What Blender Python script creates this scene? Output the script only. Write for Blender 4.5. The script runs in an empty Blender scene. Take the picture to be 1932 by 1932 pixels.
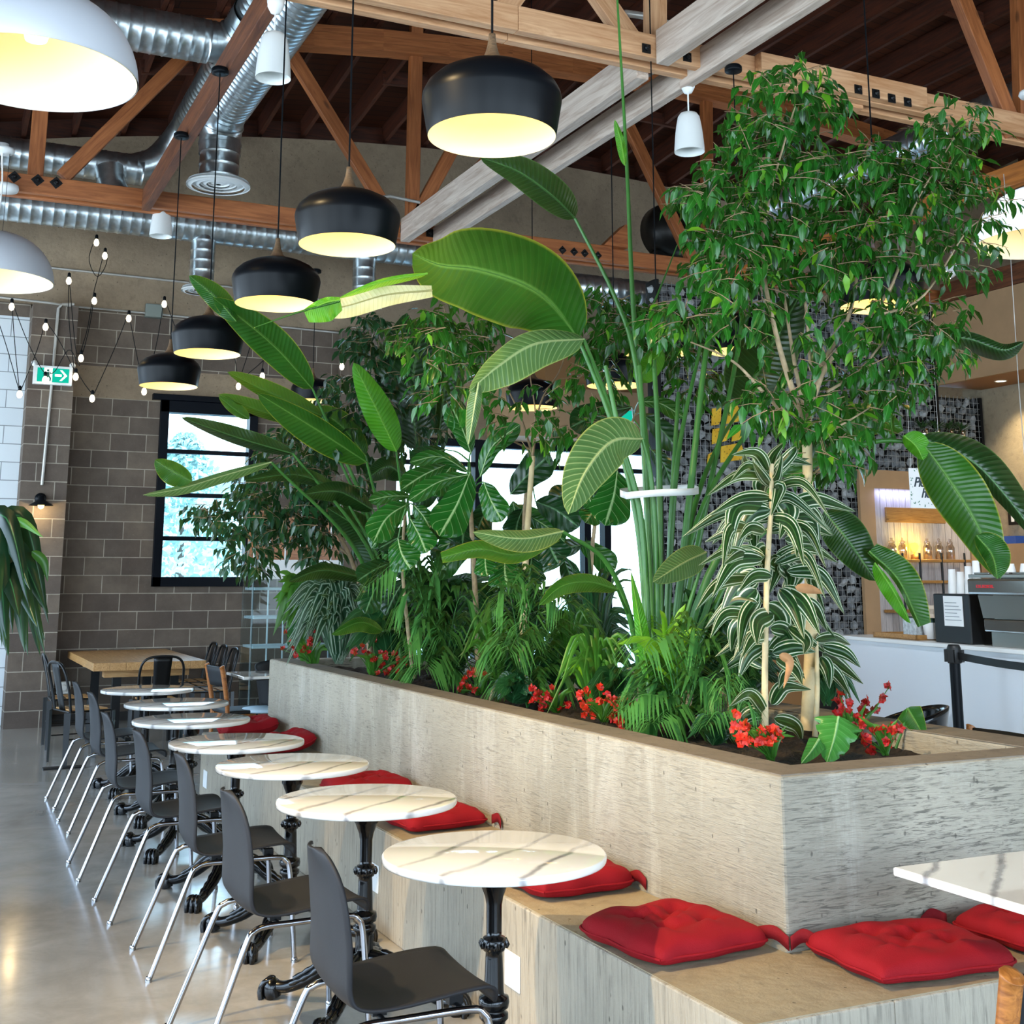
import bpy, math, random
from mathutils import Vector, Matrix
R = random.Random(7)
SC = bpy.context.scene
COL = SC.collection
PI = math.pi
# ---------------------------------------------------------------- camera
F, CX, CY, YAW, PIT, EYE = 2345.0, 966.0, 655.0, .4406, .1835, 1.57
FW = Vector((math.sin(YAW)*math.cos(PIT), math.cos(YAW)*math.cos(PIT), math.sin(PIT)))
RT = Vector((math.cos(YAW), -math.sin(YAW), 0))
UP = RT.cross(FW)
EY = Vector((0, 0, EYE))
cam = bpy.data.objects.new('camera', bpy.data.cameras.new('camera'))
COL.objects.link(cam)
cam.location = EY
cam.rotation_euler = (PI/2+PIT, 0, -YAW)
cam.data.sensor_width = 36
cam.data.lens = F/1932*36
cam.data.shift_y = (CY-966)/1932
cam.data.clip_start = .05
cam.data.clip_end = 200
SC.camera = cam

def ray(x, y): return FW + RT*((x-CX)/F) - UP*((y-CY)/F)
def onX(x, y, v): d = ray(x, y); return EY + d*(v/d.x)
def onY(x, y, v): d = ray(x, y); return EY + d*(v/d.y)
def onZ(x, y, v): d = ray(x, y); return EY + d*((v-EYE)/d.z)

# ---------------------------------------------------------------- mesh builder
class MB:
    def __init__(s): s.v = []; s.f = []; s.u = []; s.sm = []
    def add(s, vs, fs, uv=None, smooth=False):
        b = len(s.v)
        s.v += [tuple(v) for v in vs]
        for f in fs:
            s.f.append([b+i for i in f]); s.sm.append(smooth)
            s.u.append([uv[i] for i in f] if uv else [(0, 0)]*len(f))
        return s
    def box(s, lo, hi, M=None):
        vs = [Vector((x, y, z)) for x in (lo[0], hi[0]) for y in (lo[1], hi[1]) for z in (lo[2], hi[2])]
        if M: vs = [M @ v for v in vs]
        return s.add(vs, [(0, 1, 3, 2), (4, 6, 7, 5), (0, 4, 5, 1), (2, 3, 7, 6), (0, 2, 6, 4), (1, 5, 7, 3)])
    def tube(s, pts, r, n=8, cap=True, smooth=True):
        pts = [Vector(p) for p in pts]
        m = len(pts)
        rr = r if isinstance(r, (list, tuple)) else [r]*m
        rings = []; prev = None
        for i, p in enumerate(pts):
            t = (pts[min(i+1, m-1)] - pts[max(i-1, 0)])
            t = t.normalized() if t.length > 1e-9 else Vector((0, 0, 1))
            if prev is None:
                a = t.cross(Vector((0, 0, 1)) if abs(t.z) < .9 else Vector((1, 0, 0))).normalized()
            else:
                a = (prev - t*prev.dot(t)).normalized()
            prev = a; b = t.cross(a)
            rings.append([p + (a*math.cos(2*PI*k/n) + b*math.sin(2*PI*k/n))*rr[i] for k in range(n)])
        vs = [v for g in rings for v in g]
        fs = [(i*n+k, i*n+(k+1) % n, (i+1)*n+(k+1) % n, (i+1)*n+k) for i in range(m-1) for k in range(n)]
        uv = [(k/n, i/max(1, m-1)) for i in range(m) for k in range(n)]
        s.add(vs, fs, uv, smooth)
        if cap:
            s.add(rings[0], [tuple(reversed(range(n)))]); s.add(rings[-1], [tuple(range(n))])
        return s
    def lathe(s, prof, c=(0, 0, 0), n=32, smooth=True, M=None, cap=False):
        c = Vector(c)
        rows = [[Vector((r*math.cos(2*PI*k/n), r*math.sin(2*PI*k/n), z)) for k in range(n)] for r, z in prof]
        vs = [(M @ v if M else v) + c for g in rows for v in g]
        fs = [(i*n+k, i*n+(k+1) % n, (i+1)*n+(k+1) % n, (i+1)*n+k) for i in range(len(prof)-1) for k in range(n)]
        s.add(vs, fs, None, smooth)
        if cap: s.add(vs[:n], [tuple(reversed(range(n)))]); s.add(vs[-n:], [tuple(range(n))])
        return s
    def grid(s, P, nu, nv, smooth=True, uvf=None):     # P(u,v)
        vs = []; uv = []
        for j in range(nv+1):
            for i in range(nu+1):
                u, v = i/nu, j/nv
                vs.append(P(u, v)); uv.append((u, v))
        fs = [(j*(nu+1)+i, j*(nu+1)+i+1, (j+1)*(nu+1)+i+1, (j+1)*(nu+1)+i) for j in range(nv) for i in range(nu)]
        return s.add(vs, fs, uv, smooth)
    def prism(s, poly, d, M=None):                      # poly of 2-D points extruded d along local z
        n = len(poly)
        vs = [Vector((x, y, 0)) for x, y in poly] + [Vector((x, y, d)) for x, y in poly]
        if M: vs = [M @ v for v in vs]
        return s.add(vs, [tuple(reversed(range(n))), tuple(range(n, 2*n))] + [(i, (i+1) % n, n+(i+1) % n, n+i) for i in range(n)])
    def build(s, name, mat, parent=None, bevel=0, sub=0, solid=0, M=None, weld=False):
        off = Vector((0, 0, 0))
        p = parent
        while p is not None: off += p.location; p = p.parent
        me = bpy.data.meshes.new(name)
        me.from_pydata([(v[0]-off.x, v[1]-off.y, v[2]-off.z) for v in s.v], [], s.f)
        me.polygons.foreach_set('use_smooth', s.sm)
        ul = me.uv_layers.new(name='UVMap')
        flat = [c for f in s.u for q in f for c in q]
        ul.data.foreach_set('uv', flat)
        mats = mat if isinstance(mat, (list, tuple)) else [mat]
        for m in mats: me.materials.append(m)
        me.update()
        o = bpy.data.objects.new(name, me); COL.objects.link(o)
        if parent is not None: o.parent = parent
        if weld:
            w = o.modifiers.new('w', 'WELD'); w.merge_threshold = .0005
        if solid:
            w = o.modifiers.new('s', 'SOLIDIFY'); w.thickness = solid; w.offset = 0
        if bevel:
            w = o.modifiers.new('b', 'BEVEL'); w.width = bevel; w.segments = 2; w.limit_method = 'ANGLE'; w.harden_normals = False
        if sub:
            w = o.modifiers.new('d', 'SUBSURF'); w.levels = sub; w.render_levels = sub
        return o

def tag(o, label, cat, group=None, kind=None):
    if label: o['label'] = label
    if cat: o['category'] = cat
    if group: o['group'] = group
    if kind: o['kind'] = kind
    return o
def thing(name, label, cat, loc=(0, 0, 0), group=None, rz=0):
    o = bpy.data.objects.new(name, None); COL.objects.link(o)
    o.location = loc; o.rotation_euler = (0, 0, rz)
    o.empty_display_size = .05
    return tag(o, label, cat, group)
def dup(root, loc, label=None, group=None, rz=None, sc=None):
    r = root.copy(); COL.objects.link(r); r.location = loc
    if rz is not None: r.rotation_euler = (0, 0, rz)
    if sc: r.scale = (sc, sc, sc)
    if label: r['label'] = label
    if group: r['group'] = group
    for ch in list(root.children):
        c = ch.copy(); COL.objects.link(c); c.parent = r
        for g in ch.children:
            d = g.copy(); COL.objects.link(d); d.parent = c
    return r
def struct(o): o['kind'] = 'structure'; return o
def beam(name, p0, p1, w, h, mat, parent=None, up=(0, 0, 1), bevel=.006):
    """timber from p0 to p1 (centre line), w across, h along up; texture runs along local x"""
    p0 = Vector(p0); p1 = Vector(p1); d = p1-p0; L = d.length
    x = d.normalized(); z = Vector(up); z = (z - x*z.dot(x)).normalized(); y = z.cross(x)
    m = MB().box((0, -w/2, -h/2), (L, w/2, h/2))
    o = m.build(name, mat, None, bevel)
    Mx = Matrix((x, y, z)).transposed().to_4x4(); Mx.translation = p0
    if parent is not None:
        o.parent = parent
        off = Vector((0, 0, 0)); p = parent
        while p is not None: off += p.location; p = p.parent
        Mx.translation = p0 - off
    o.matrix_basis = Mx
    return o
def spline(pts, n):
    pts = [Vector(p) for p in pts]
    if len(pts) == 2: return [pts[0].lerp(pts[1], i/n) for i in range(n+1)]
    q = [pts[0]*2-pts[1]] + pts + [pts[-1]*2-pts[-2]]
    out = []
    m = len(pts)-1
    for i in range(n+1):
        t = i/n*m; k = min(int(t), m-1); t -= k
        a, b, c, d = q[k:k+4]
        out.append(.5*((2*b)+(c-a)*t+(2*a-5*b+4*c-d)*t*t+(3*b-a-3*c+d)*t**3))
    return out

# ---------------------------------------------------------------- materials
def lin(h):
    h = h.lstrip('#')
    c = [int(h[i:i+2], 16)/255 for i in (0, 2, 4)]
    return tuple((x/12.92 if x <= .04045 else ((x+.055)/1.055)**2.4) for x in c) + (1,)
class NT:
    def __init__(s, name):
        s.m = bpy.data.materials.new(name); s.m.use_nodes = True
        s.t = s.m.node_tree; s.t.nodes.clear()
        s.out = s.t.nodes.new('ShaderNodeOutputMaterial')
    def n(s, typ, ins=None, **kw):
        nd = s.t.nodes.new('ShaderNode'+typ)
        for k, v in kw.items(): setattr(nd, k, v)
        for k, v in (ins or {}).items():
            sk = nd.inputs[k]
            if isinstance(v, bpy.types.NodeSocket): s.t.links.new(v, sk)
            elif isinstance(v, bpy.types.Node): s.t.links.new(v.outputs[0], sk)
            else: sk.default_value = v
        return nd
    def obj(s): return s.n('TexCoord').outputs['Object']
    def uv(s): return s.n('TexCoord').outputs['UV']
    def map(s, vec, sc=(1, 1, 1), rot=(0, 0, 0), loc=(0, 0, 0)):
        return s.n('Mapping', {'Vector': vec, 'Scale': sc, 'Rotation': rot, 'Location': loc}).outputs[0]
    def noise(s, vec, scale=5, detail=4, rough=.55, dist=0):
        return s.n('TexNoise', {'Vector': vec, 'Scale': scale, 'Detail': detail, 'Roughness': rough, 'Distortion': dist}).outputs[0]
    def ramp(s, fac, stops, interp='LINEAR'):
        r = s.n('ValToRGB', {'Fac': fac}); cr = r.color_ramp; cr.interpolation = interp
        while len(cr.elements) < len(stops): cr.elements.new(.5)
        for e, (p, c) in zip(cr.elements, stops):
            e.position = p; e.color = c if len(c) == 4 else (*c, 1)
        return r.outputs[0]
    def mix(s, fac, a, b, mode='MIX'):
        nd = s.n('Mix', data_type='RGBA', blend_type=mode)
        for idx, v in ((0, fac), (6, a), (7, b)):
            if isinstance(v, bpy.types.NodeSocket): s.t.links.new(v, nd.inputs[idx])
            else: nd.inputs[idx].default_value = v
        return nd.outputs[2]
    def math(s, op, a, b=0.0, c=0.0, clamp=False):
        nd = s.n('Math', operation=op, use_clamp=clamp)
        for i, v in enumerate((a, b, c)):
            if isinstance(v, bpy.types.NodeSocket): s.t.links.new(v, nd.inputs[i])
            else: nd.inputs[i].default_value = v
        return nd.outputs[0]
    def bump(s, h, strength=.3, dist=.01, normal=None):
        d = {'Height': h, 'Strength': strength, 'Distance': dist}
        if normal is not None: d['Normal'] = normal
        return s.n('Bump', d).outputs[0]
    def pbr(s, col, rough=.5, metal=0, normal=None, **kw):
        d = {'Base Color': col, 'Roughness': rough, 'Metallic': metal}
        if normal is not None: d['Normal'] = normal
        d.update(kw)
        b = s.n('BsdfPrincipled', d)
        s.t.links.new(b.outputs[0], s.out.inputs[0])
        return b
def plain(name, col, rough=.5, metal=0, noise=0, nscale=12, bump=0, bscale=60, **kw):
    t = NT(name)
    c = lin(col) if isinstance(col, str) else col
    nm = None
    if noise or bump: o = t.obj()
    cc = c
    if noise:
        f = t.noise(o, nscale, 5)
        dk = tuple(x*(1-noise) for x in c[:3])+(1,)
        lt = tuple(min(1, x*(1+noise)) for x in c[:3])+(1,)
        cc = t.ramp(f, [(.3, dk), (.7, lt)])
    if bump: nm = t.bump(t.noise(o, bscale, 4), bump, .003)
    t.pbr(cc, rough, metal, nm, **kw)
    return t.m
def emit(name, col, s):
    t = NT(name)
    e = t.n('Emission', {'Color': lin(col), 'Strength': s}); t.t.links.new(e.outputs[0], t.out.inputs[0])
    return t.m
def wood(name, base, dark, rough=.55, sc=1.0, grain=.5, knots=True):
    t = NT(name); o = t.obj()
    oi = t.n('ObjectInfo').outputs['Random']
    sh = t.n('VectorMath', {0: o, 1: t.n('CombineXYZ', {'X': t.math('MULTIPLY', oi, 37.), 'Y': t.math('MULTIPLY', oi, 11.), 'Z': 0.}).outputs[0]}, operation='ADD').outputs[0]
    g1 = t.noise(t.map(sh, (1.1*sc, 14*sc, 14*sc)), 1.6, 6, .6, 1.2)
    g2 = t.noise(t.map(sh, (3*sc, 70*sc, 70*sc)), 1.5, 3, .6)
    big = t.noise(sh, 1.3*sc, 3)
    c = t.ramp(g1, [(.3, lin(dark)), (.62, lin(base))])
    c = t.mix(t.math('MULTIPLY', g2, .35*grain), c, lin(dark), 'MIX')
    c = t.mix(t.math('MULTIPLY', t.math('SUBTRACT', big, .35, clamp=True), .9), c, lin(dark), 'MIX')
    if knots:
        v = t.n('TexVoronoi', {'Vector': t.map(sh, (1.6*sc, 5*sc, 5*sc)), 'Scale': 1.0}).outputs['Distance']
        k = t.ramp(v, [(.05, (1, 1, 1, 1)), (.11, (0, 0, 0, 1))])
        c = t.mix(t.math('MULTIPLY', k, .75), c, tuple(x*.35 for x in lin(dark)[:3])+(1,))
    t.pbr(c, rough, 0, t.bump(g1, .25, .004))
    return t.m

def concrete(name, c1, c2, mode='board', rough=.7, c3=None, strength=.6):
    t = NT(name); o = t.obj()
    big = t.noise(o, 1.1, 8, .62, .4)
    med = t.noise(o, 6, 6, .65)
    if mode == 'board':
        g = t.noise(t.map(o, (5.5, 5.5, 60)), 2.2, 5, .62, 1.1)
        g2 = t.noise(t.map(o, (9, 9, 120)), 2.0, 3, .6, .6)
    elif mode == 'vert':
        g = t.noise(t.map(o, (26, 26, 1.6)), 2.2, 5, .6, .5)
        g2 = t.noise(t.map(o, (60, 60, 4)), 2.0, 3, .6)
    else:
        g = t.noise(o, 14, 6, .6); g2 = t.noise(o, 50, 3, .6)
    c = t.ramp(big, [(.35, lin(c1)), (.68, lin(c2))])
    if mode == 'board':
        ny = t.math('ABSOLUTE', t.n('SeparateXYZ', {0: t.n('NewGeometry').outputs['Normal']}).outputs[1])
        strength = t.math('ADD', strength*.55, t.math('MULTIPLY', ny, strength*.8))
    if c3:
        st = t.noise(t.map(o, (2.5, 2.5, .5)), 1.6, 6, .7, .6)
        c = t.mix(t.ramp(st, [(.5, (0, 0, 0, 1)), (.72, (.8, .8, .8, 1))]), c, lin(c3))
    dk = tuple(x*.45 for x in lin(c1)[:3])+(1,)
    mask = t.ramp(med, [(.35, (.15, .15, .15, 1)), (.65, (1, 1, 1, 1))])
    gl = t.ramp(g, [(.36, (1, 1, 1, 1)), (.5, (0, 0, 0, 1))])
    c = t.mix(t.math('MULTIPLY', t.math('MULTIPLY', gl, mask), strength), c, dk)
    c = t.mix(t.math('MULTIPLY', g2, .25), c, dk)
    pits = t.n('TexVoronoi', {'Vector': t.map(o, (1, 1, .6)), 'Scale': 17.0}).outputs['Distance']
    pk = t.ramp(pits, [(.05, (1, 1, 1, 1)), (.1, (0, 0, 0, 1))])
    c = t.mix(t.math('MULTIPLY', pk, .7), c, tuple(x*.25 for x in lin(c1)[:3])+(1,))
    h = t.math('SUBTRACT', t.math('ADD', t.math('MULTIPLY', g, 1.0), t.math('MULTIPLY', med, .5)), t.math('MULTIPLY', pk, .6))
    t.pbr(c, rough, 0, t.bump(h, .6, .012))
    return t.m
WORLD, EXPOSURE, PEND_W, DOME_W, SPOT_W, SPOT_C = 4.6, 1.0, 1.0, 1.2, 480, 480
# ================================================================ ROOM
YB = 15.0
def roof(x): return 7.32 - .0155*(x-7.5)**2
WOOD_T = wood('fir_timber', '#dcae84', '#b07a4e', .55)
WOOD_O = wood('orange_timber', '#b8703f', '#824722', .5)
WOOD_P = wood('pale_timber', '#d3c4b5', '#a08a7a', .6, knots=False)
WOOD_D = wood('dark_timber', '#7d4a2b', '#4a2614', .6)
WOOD_R = wood('rafter_timber', '#5c2a12', '#2c1207', .65, grain=.8)
STEEL = plain('black_steel', '#101113', .45, .4)
BLACK = plain('black_paint', '#0a0e12', .38, **{'Specular IOR Level': .15})
CHROME = plain('chrome', '#9d9ea2', .1, 1)
GALV = plain('galvanised_steel', '#c3cccf', .3, .95, noise=.25, nscale=9)
WHITE = plain('white_paint', '#e9ebea', .45)

def block_mat():
    t = NT('grey_concrete_block'); o = t.obj()
    z0 = onY(215, 794.7, YB).z; x0 = onY(235, 810, YB).x
    sp = t.n('SeparateXYZ', {0: o})
    v = t.n('CombineXYZ', {'X': t.math('SUBTRACT', t.math('ADD', sp.outputs[0], sp.outputs[1]), x0+YB-4.0), 'Y': t.math('SUBTRACT', sp.outputs[2], z0-4.0), 'Z': 0.}).outputs[0]
    b = t.n('TexBrick', {'Vector': v, 'Color1': lin('#7a6c5e'), 'Color2': lin('#5d5148'), 'Mortar': lin('#b3a999'), 'Scale': 1.0, 'Mortar Size': .006,
                        'Mortar Smooth': .3, 'Bias': 0., 'Brick Width': .405, 'Row Height': .203}, offset=.5)
    n1 = t.noise(o, 3, 6, .65); n2 = t.noise(o, 40, 4, .7)
    c = t.mix(t.ramp(n1, [(.35, (0, 0, 0, 1)), (.75, (.6, .6, .6, 1))]), b.outputs[0], lin('#3f3630'))
    c = t.mix(t.ramp(n2, [(.6, (0, 0, 0, 1)), (.8, (.5, .5, .5, 1))]), c, lin('#8f867b'))
    h = t.math('ADD', t.math('MULTIPLY', b.outputs[1], -.6), t.math('MULTIPLY', n2, .4))
    t.pbr(c, .85, 0, t.bump(h, .5, .01))
    return t.m
def white_block_mat():
    t = NT('white_painted_block'); o = t.obj()
    sp = t.n('SeparateXYZ', {0: o})
    v = t.n('CombineXYZ', {'X': t.math('ADD', sp.outputs[0], 4.1), 'Y': sp.outputs[2], 'Z': 0.}).outputs[0]
    b = t.n('TexBrick', {'Vector': v, 'Color1': lin('#dfe5e8'), 'Color2': lin('#d3dbe0'), 'Mortar': lin('#8b9296'), 'Scale': 1.0, 'Mortar Size': .005,
                        'Mortar Smooth': .1, 'Bias': 0., 'Brick Width': .405, 'Row Height': .203}, offset=.5)
    t.pbr(b.outputs[0], .7, 0, t.bump(t.math('ADD', t.math('MULTIPLY', b.outputs[1], -.6), t.math('MULTIPLY', t.noise(o, 30), .3)), .4, .01))
    return t.m
BLOCK = block_mat(); WBLOCK = white_block_mat()
CONC_W = concrete('wall_concrete', '#8a7863', '#a8947a', 'plain', .85, strength=.35)
CONC_BAR = concrete('warm_concrete', '#8a7f6c', '#a3967f', 'plain', .8, strength=.4)

def floor_mat():
    t = NT('polished_concrete'); o = t.obj()
    a = t.noise(o, .8, 7, .6, .8); b = t.noise(o, 3.5, 8, .65, .5); f = t.noise(o, 40, 3)
    c = t.ramp(a, [(.32, lin('#8f8b82')), (.55, lin('#b0aaa0')), (.75, lin('#c0b9ac'))])
    c = t.mix(t.ramp(b, [(.42, (0, 0, 0, 1)), (.75, (.55, .55, .55, 1))]), c, lin('#766f63'))
    c = t.mix(t.math('MULTIPLY', f, .12), c, lin('#5d574e'))
    rr = t.ramp(b, [(.3, (.12, .12, .12, 1)), (.8, (.26, .26, .26, 1))])
    t.pbr(c, rr, 0, t.bump(b, .04, .004), **{'Specular IOR Level': .6, 'Coat Weight': .25, 'Coat Roughness': .1})
    return t.m
XL, XR, YN = -4.0, 14.0, -3.0
m = MB().box((XL, YN, -.1), (XR, YB+.3, 0)); FLOOR = struct(m.build('floor', floor_mat()))

# --- back wall -----------------------------------------------------
WX0, WX1, WZ0, WZ1 = 2.462, 3.625, 1.47, 3.64          # small window
SX0, SX1, SZ0, SZ1 = 5.33, 9.35, .12, 3.36              # storefront opening
def wall_boxes(boxes):
    m = MB()
    for x0, x1, z0, z1 in boxes: m.box((x0, YB, z0), (x1, YB+.25, z1))
    return m
wb = struct(wall_boxes([(.95, WX0, 0, 3.63), (WX0, WX1, 0, WZ0), (WX1, SX0, 0, 3.63), (WX0, WX1, 3.63, 3.64), (SX0, SX1, 0, SZ0), (SX1, XR, 0, 3.63),
                        (.95, SX0, 4.0, 4.66)]).build('wall_back', BLOCK))
o = MB().box((.95, YB-.004, 3.63), (SX0, YB+.25, 4.0)).build('concrete_band', CONC_W, wb)
o = MB().box((SX0, YB-.004, SZ1), (XR, YB+.25, 4.66)).build('concrete_band', CONC_W, wb)
m = MB()
n = 60; vs = []; 
for i in range(n+1):
    x = XL + (XR-XL)*i/n
    for y in (YB-.03, YB+.25):
        vs += [(x, y, 4.66), (x, y, roof(x))]
fs = []
for i in range(n):
    a = i*4; b = a+4
    fs += [(a, b, b+1, a+1), (a+2, a+3, b+3, b+2), (a+1, b+1, b+3, a+3), (a, a+2, b+2, b)]
m.add(vs, fs); m.build('upper_concrete', CONC_W, wb)
m = MB(); vs = []
for i in range(n+1):
    x = XL + (XR-XL)*i/n
    vs += [(x, YB+.2, roof(x)-.05), (x, YB+.2, roof(x)+.5)]
m.add(vs, [(2*i, 2*i+2, 2*i+3, 2*i+1) for i in range(n)]); m.build('dark_gap_strip', WOOD_R, wb)  # dark strip stands in for the shaded gap below the roof
MB().box((.952, 14.6, 0), (1.435, YB, 4.6)).build('pilaster', BLOCK, wb)
MB().box((4.64, 14.6, 0), (5.3, YB, 4.66)).build('pilaster', BLOCK, wb)
MB().box((XL, YB-.05, 0), (.95, YB+.25, 4.5)).build('painted_blocks', WBLOCK, wb)
MB().box((XL, YB-.045, 4.5), (.95, YB+.25, 4.66)).build('concrete_band', BLOCK, wb)
struct(MB().box((1.436, YB-.03, 0), (SX0-.7, YB, .09)).build('baseboard_back', plain('dark_base', '#2a2724', .6)))

# --- window glass (thin, mostly clear, a little mirror) ----------
def glass_mat(name, tint='#eef6f6', refl=.08):
    t = NT(name)
    a = t.n('BsdfTransparent', {'Color': lin(tint)}); g = t.n('BsdfGlossy', {'Color': (1, 1, 1, 1), 'Roughness': .02})
    f = t.n('LayerWeight', {'Blend': .25}).outputs[0]
    mx = t.n('MixShader', {0: t.math('ADD', t.math('MULTIPLY', f, .5), refl, clamp=True), 1: a.outputs[0], 2: g.outputs[0]})
    t.t.links.new(mx.outputs[0], t.out.inputs[0]); return t.m
GLASS = glass_mat('window_glass', refl=.03)
FRAME = plain('window_black', '#070c14', .45, **{'Specular IOR Level': .12})
def pane(x0, x1, z0, z1, y, parent):
    MB().box((x0, y, z0), (x1, y+.008, z1)).build('pane', GLASS, parent)
w1 = MB()
fy0, fy1 = YB-.06, YB+.12
w1.box((WX0, fy0, WZ0), (WX0+.1, fy1, WZ1)).box((WX1-.1, fy0, WZ0), (WX1, fy1, WZ1))
w1.box((WX0, fy0, WZ0), (WX1, fy1, WZ0+.11)).box((WX0, fy0, WZ1-.14), (WX1, fy1, WZ1))
w1.box((WX0-.1, fy0-.03, WZ1), (WX1+.05, fy1, WZ1+.07))
win = struct(w1.build('window_1', FRAME, None, .004))
zs = [WZ0+.11] + [onY(340, y, YB).z for y in (1016, 934, 852)] + [WZ1-.14]
for z in zs[1:-1]: MB().box((WX0+.1, YB-.02, z-.025), (WX1-.1, YB+.06, z+.025)).build('glazing_bar', FRAME, win, .003)
for a, b in zip(zs, zs[1:]): pane(WX0+.09, WX1-.09, a, b, YB+.04, win)
w2 = MB()
w2.box((SX0, YB-.04, SZ0), (SX0+.08, YB+.1, SZ1)).box((SX1-.08, YB-.04, SZ0), (SX1, YB+.1, SZ1)).box((SX0, YB-.04, SZ1-.1), (SX1, YB+.1, SZ1)).box((SX0, YB-.04, SZ0), (SX1, YB+.1, SZ0+.1))
win2 = struct(w2.build('window_2', FRAME, None, .004))
xs = [SX0+.08, onY(900, 1000, YB).x, onY(1106, 1000, YB).x, 8.5, SX1-.08]
for x in xs[1:-1]: MB().box((x-.05, YB-.05, SZ0), (x+.05, YB+.1, SZ1)).build('mullion', FRAME, win2)
zt = onY(930, 878, YB).z
for a, b in zip(xs, xs[1:]):
    MB().box((a, YB-.03, zt-.03), (b, YB+.08, zt+.03)).build('transom', FRAME, win2)
    pane(a, b, SZ0+.1, zt, YB+.04, win2); pane(a, b, zt, SZ1-.1, YB+.04, win2)

# --- unseen walls added behind and beside the viewer to limit daylight -------------
m = MB()
m.box((XL, YN-.2, 0), (XR, YN, .6)).box((XL, YN-.2, 3.9), (XR, YN, 7.9))
for x in (XL, 0., 4.2, 8.6, XR-.3): m.box((x, YN-.2, .6), (x+.3, YN, 3.9))
struct(m.build('unseen_wall_front', CONC_W))
m = MB()
m.box((XL-.2, YN, 0), (XL, YB, .5)).box((XL-.2, YN, 3.9), (XL, YB, 7.6))
for y in (YN, 1.5, 6., 10.5, YB-.4): m.box((XL-.2, y, .5), (XL, y+.3, 3.9))
struct(m.build('unseen_wall_left', CONC_W))
# --- roof ------------------------------------------------------------
m = MB()
vs = []; fs = []
n = 60
ys = [YN, 12.0, YB+.3]
for i in range(n+1):
    x = XL + (XR-XL)*i/n
    for y in ys:
        z = roof(x) + (.62 if y < 13 else .3)
        vs += [(x, y, z), (x, y, z+.06)]
for i in range(n):
    for j in range(2):
        a = i*6+j*2; b = a+6
        fs += [(a, b, b+2, a+2), (a+1, a+3, b+3, b+1)]
m.add(vs, fs)
def deck_mat():
    t = NT('roof_boards'); o = t.obj()
    w = t.n('TexBrick', {'Vector': o, 'Color1': lin('#6b3416'), 'Color2': lin('#4c220d'), 'Mortar': lin('#140803'), 'Scale': 1.0, 'Mortar Size': .006, 'Brick Width': 3.2, 'Row Height': .14}, offset=.37)
    t.pbr(t.mix(t.noise(t.map(o, (1, 12, 1)), 2, 4), w.outputs[0], lin('#3b1a0a')), .7)
    return t.m
CEIL = struct(m.build('ceiling', deck_mat()))
x = XL+.2
while x < XR:
    z = roof(x)
    beam('rafter', (x, YN, z+.62-.13), (x, 12.05, z+.62-.13), .05, .25, WOOD_R, CEIL, bevel=0)
    beam('rafter', (x+.06, 11.9, z+.62-.13), (x+.06, YB+.1, z+.31-.13), .05, .25, WOOD_R, CEIL, bevel=0)
    x += .56
for y in (4.3, 9.4, 13.4):                                  # short blocking between rafters
    x = XL+.2
    while x < XR-1:
        if R.random() < .45:
            z = roof(x)+.62-.2 - (.14 if y > 12 else 0)
            beam('blocking', (x, y, z), (x+.56, y, roof(x+.56)+.62-.2-(.14 if y > 12 else 0)), .05, .16, WOOD_R, CEIL, bevel=0)
        x += .56

# --- bowstring trusses ----------------------------------------------
def bolt(parent, x, y, z, s=.062, diamond=False, name='bolt_plate'):
    m = MB()
    M = Matrix.Translation((x, y, z)) @ Matrix.Rotation(PI/4 if diamond else 0, 4, 'Y')
    m.box((-s/2, -.008, -s/2), (s/2, 0, s/2), M)
    m.lathe([(s*.3, 0), (s*.3, .014), (s*.2, .02), (s*.14, .03), (.0005, .032)], (x, y-.006, z), 8, False, Matrix.Rotation(PI/2, 4, 'X'))
    return m.build(name, STEEL, parent)
def truss(name, label, Y, mats, x0, x1):
    t = thing(name, label, 'roof truss', (4, Y, 5.2))
    lo, mid = mats
    for a, b in ((x0, 3.3), (3.302, 8.2), (8.202, x1)):
        beam('lower_chord', (a, Y+.0375, 5.195), (b, Y+.0375, 5.195), .075, .175, lo, t)
        beam('lower_chord', (a, Y+.205, 5.195), (b, Y+.205, 5.195), .075, .175, lo, t)
    xs = [x0 + (x1-x0)*i/22 for i in range(23)]
    for a, b in zip(xs, xs[1:]):
        for k in range(3):
            beam('top_chord', (a, Y+.11, roof(a)+.07+.083*k), (b, Y+.11, roof(b)+.07+.083*k), .2, .08, mid, t, bevel=0)
    return t
T2 = truss('roof_truss', 'orange timber roof truss nearer the concrete rear wall, with diamond bolts', 12.0, (WOOD_O, WOOD_O), -3.6, 13.4)
T1 = truss('roof_truss', 'pale timber roof truss above the planter with square black bolts, the nearer one', 6.9, (WOOD_T, WOOD_T), -3.6, 13.4)
def web(T, Y, p, q, w=.085, h=.14, mat=None):
    a = onY(*p, Y+.12); b = onY(*q, Y+.12)
    return beam('web', a, b, w, h, mat or WOOD_O, T, up=(0, 1, 0) if False else (1, 0, .001))
for p, q in (((786, 30), (777, 410)), ((545, 95), (722, 385)), ((868, 255), (790, 400)), ((78, 190), (66, 335)), ((350, 105), (118, 335)),
             ((1172, 210), (1310, 500)), ((1332, 150), (1335, 500)), ((930, 290), (820, 410))):
    web(T2, 12.0, p, q)
for p, q in (((1236, -120), (1236, 90)), ((1080, -80), (1190, 78)), ((985, -30), (935, 40)), ((1790, -60), (1915, 255)), ((1922, -60), (1932, 260))):
    web(T1, 6.9, p, q, .085, .15, WOOD_T if p[0] < 1500 else WOOD_O)
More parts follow.
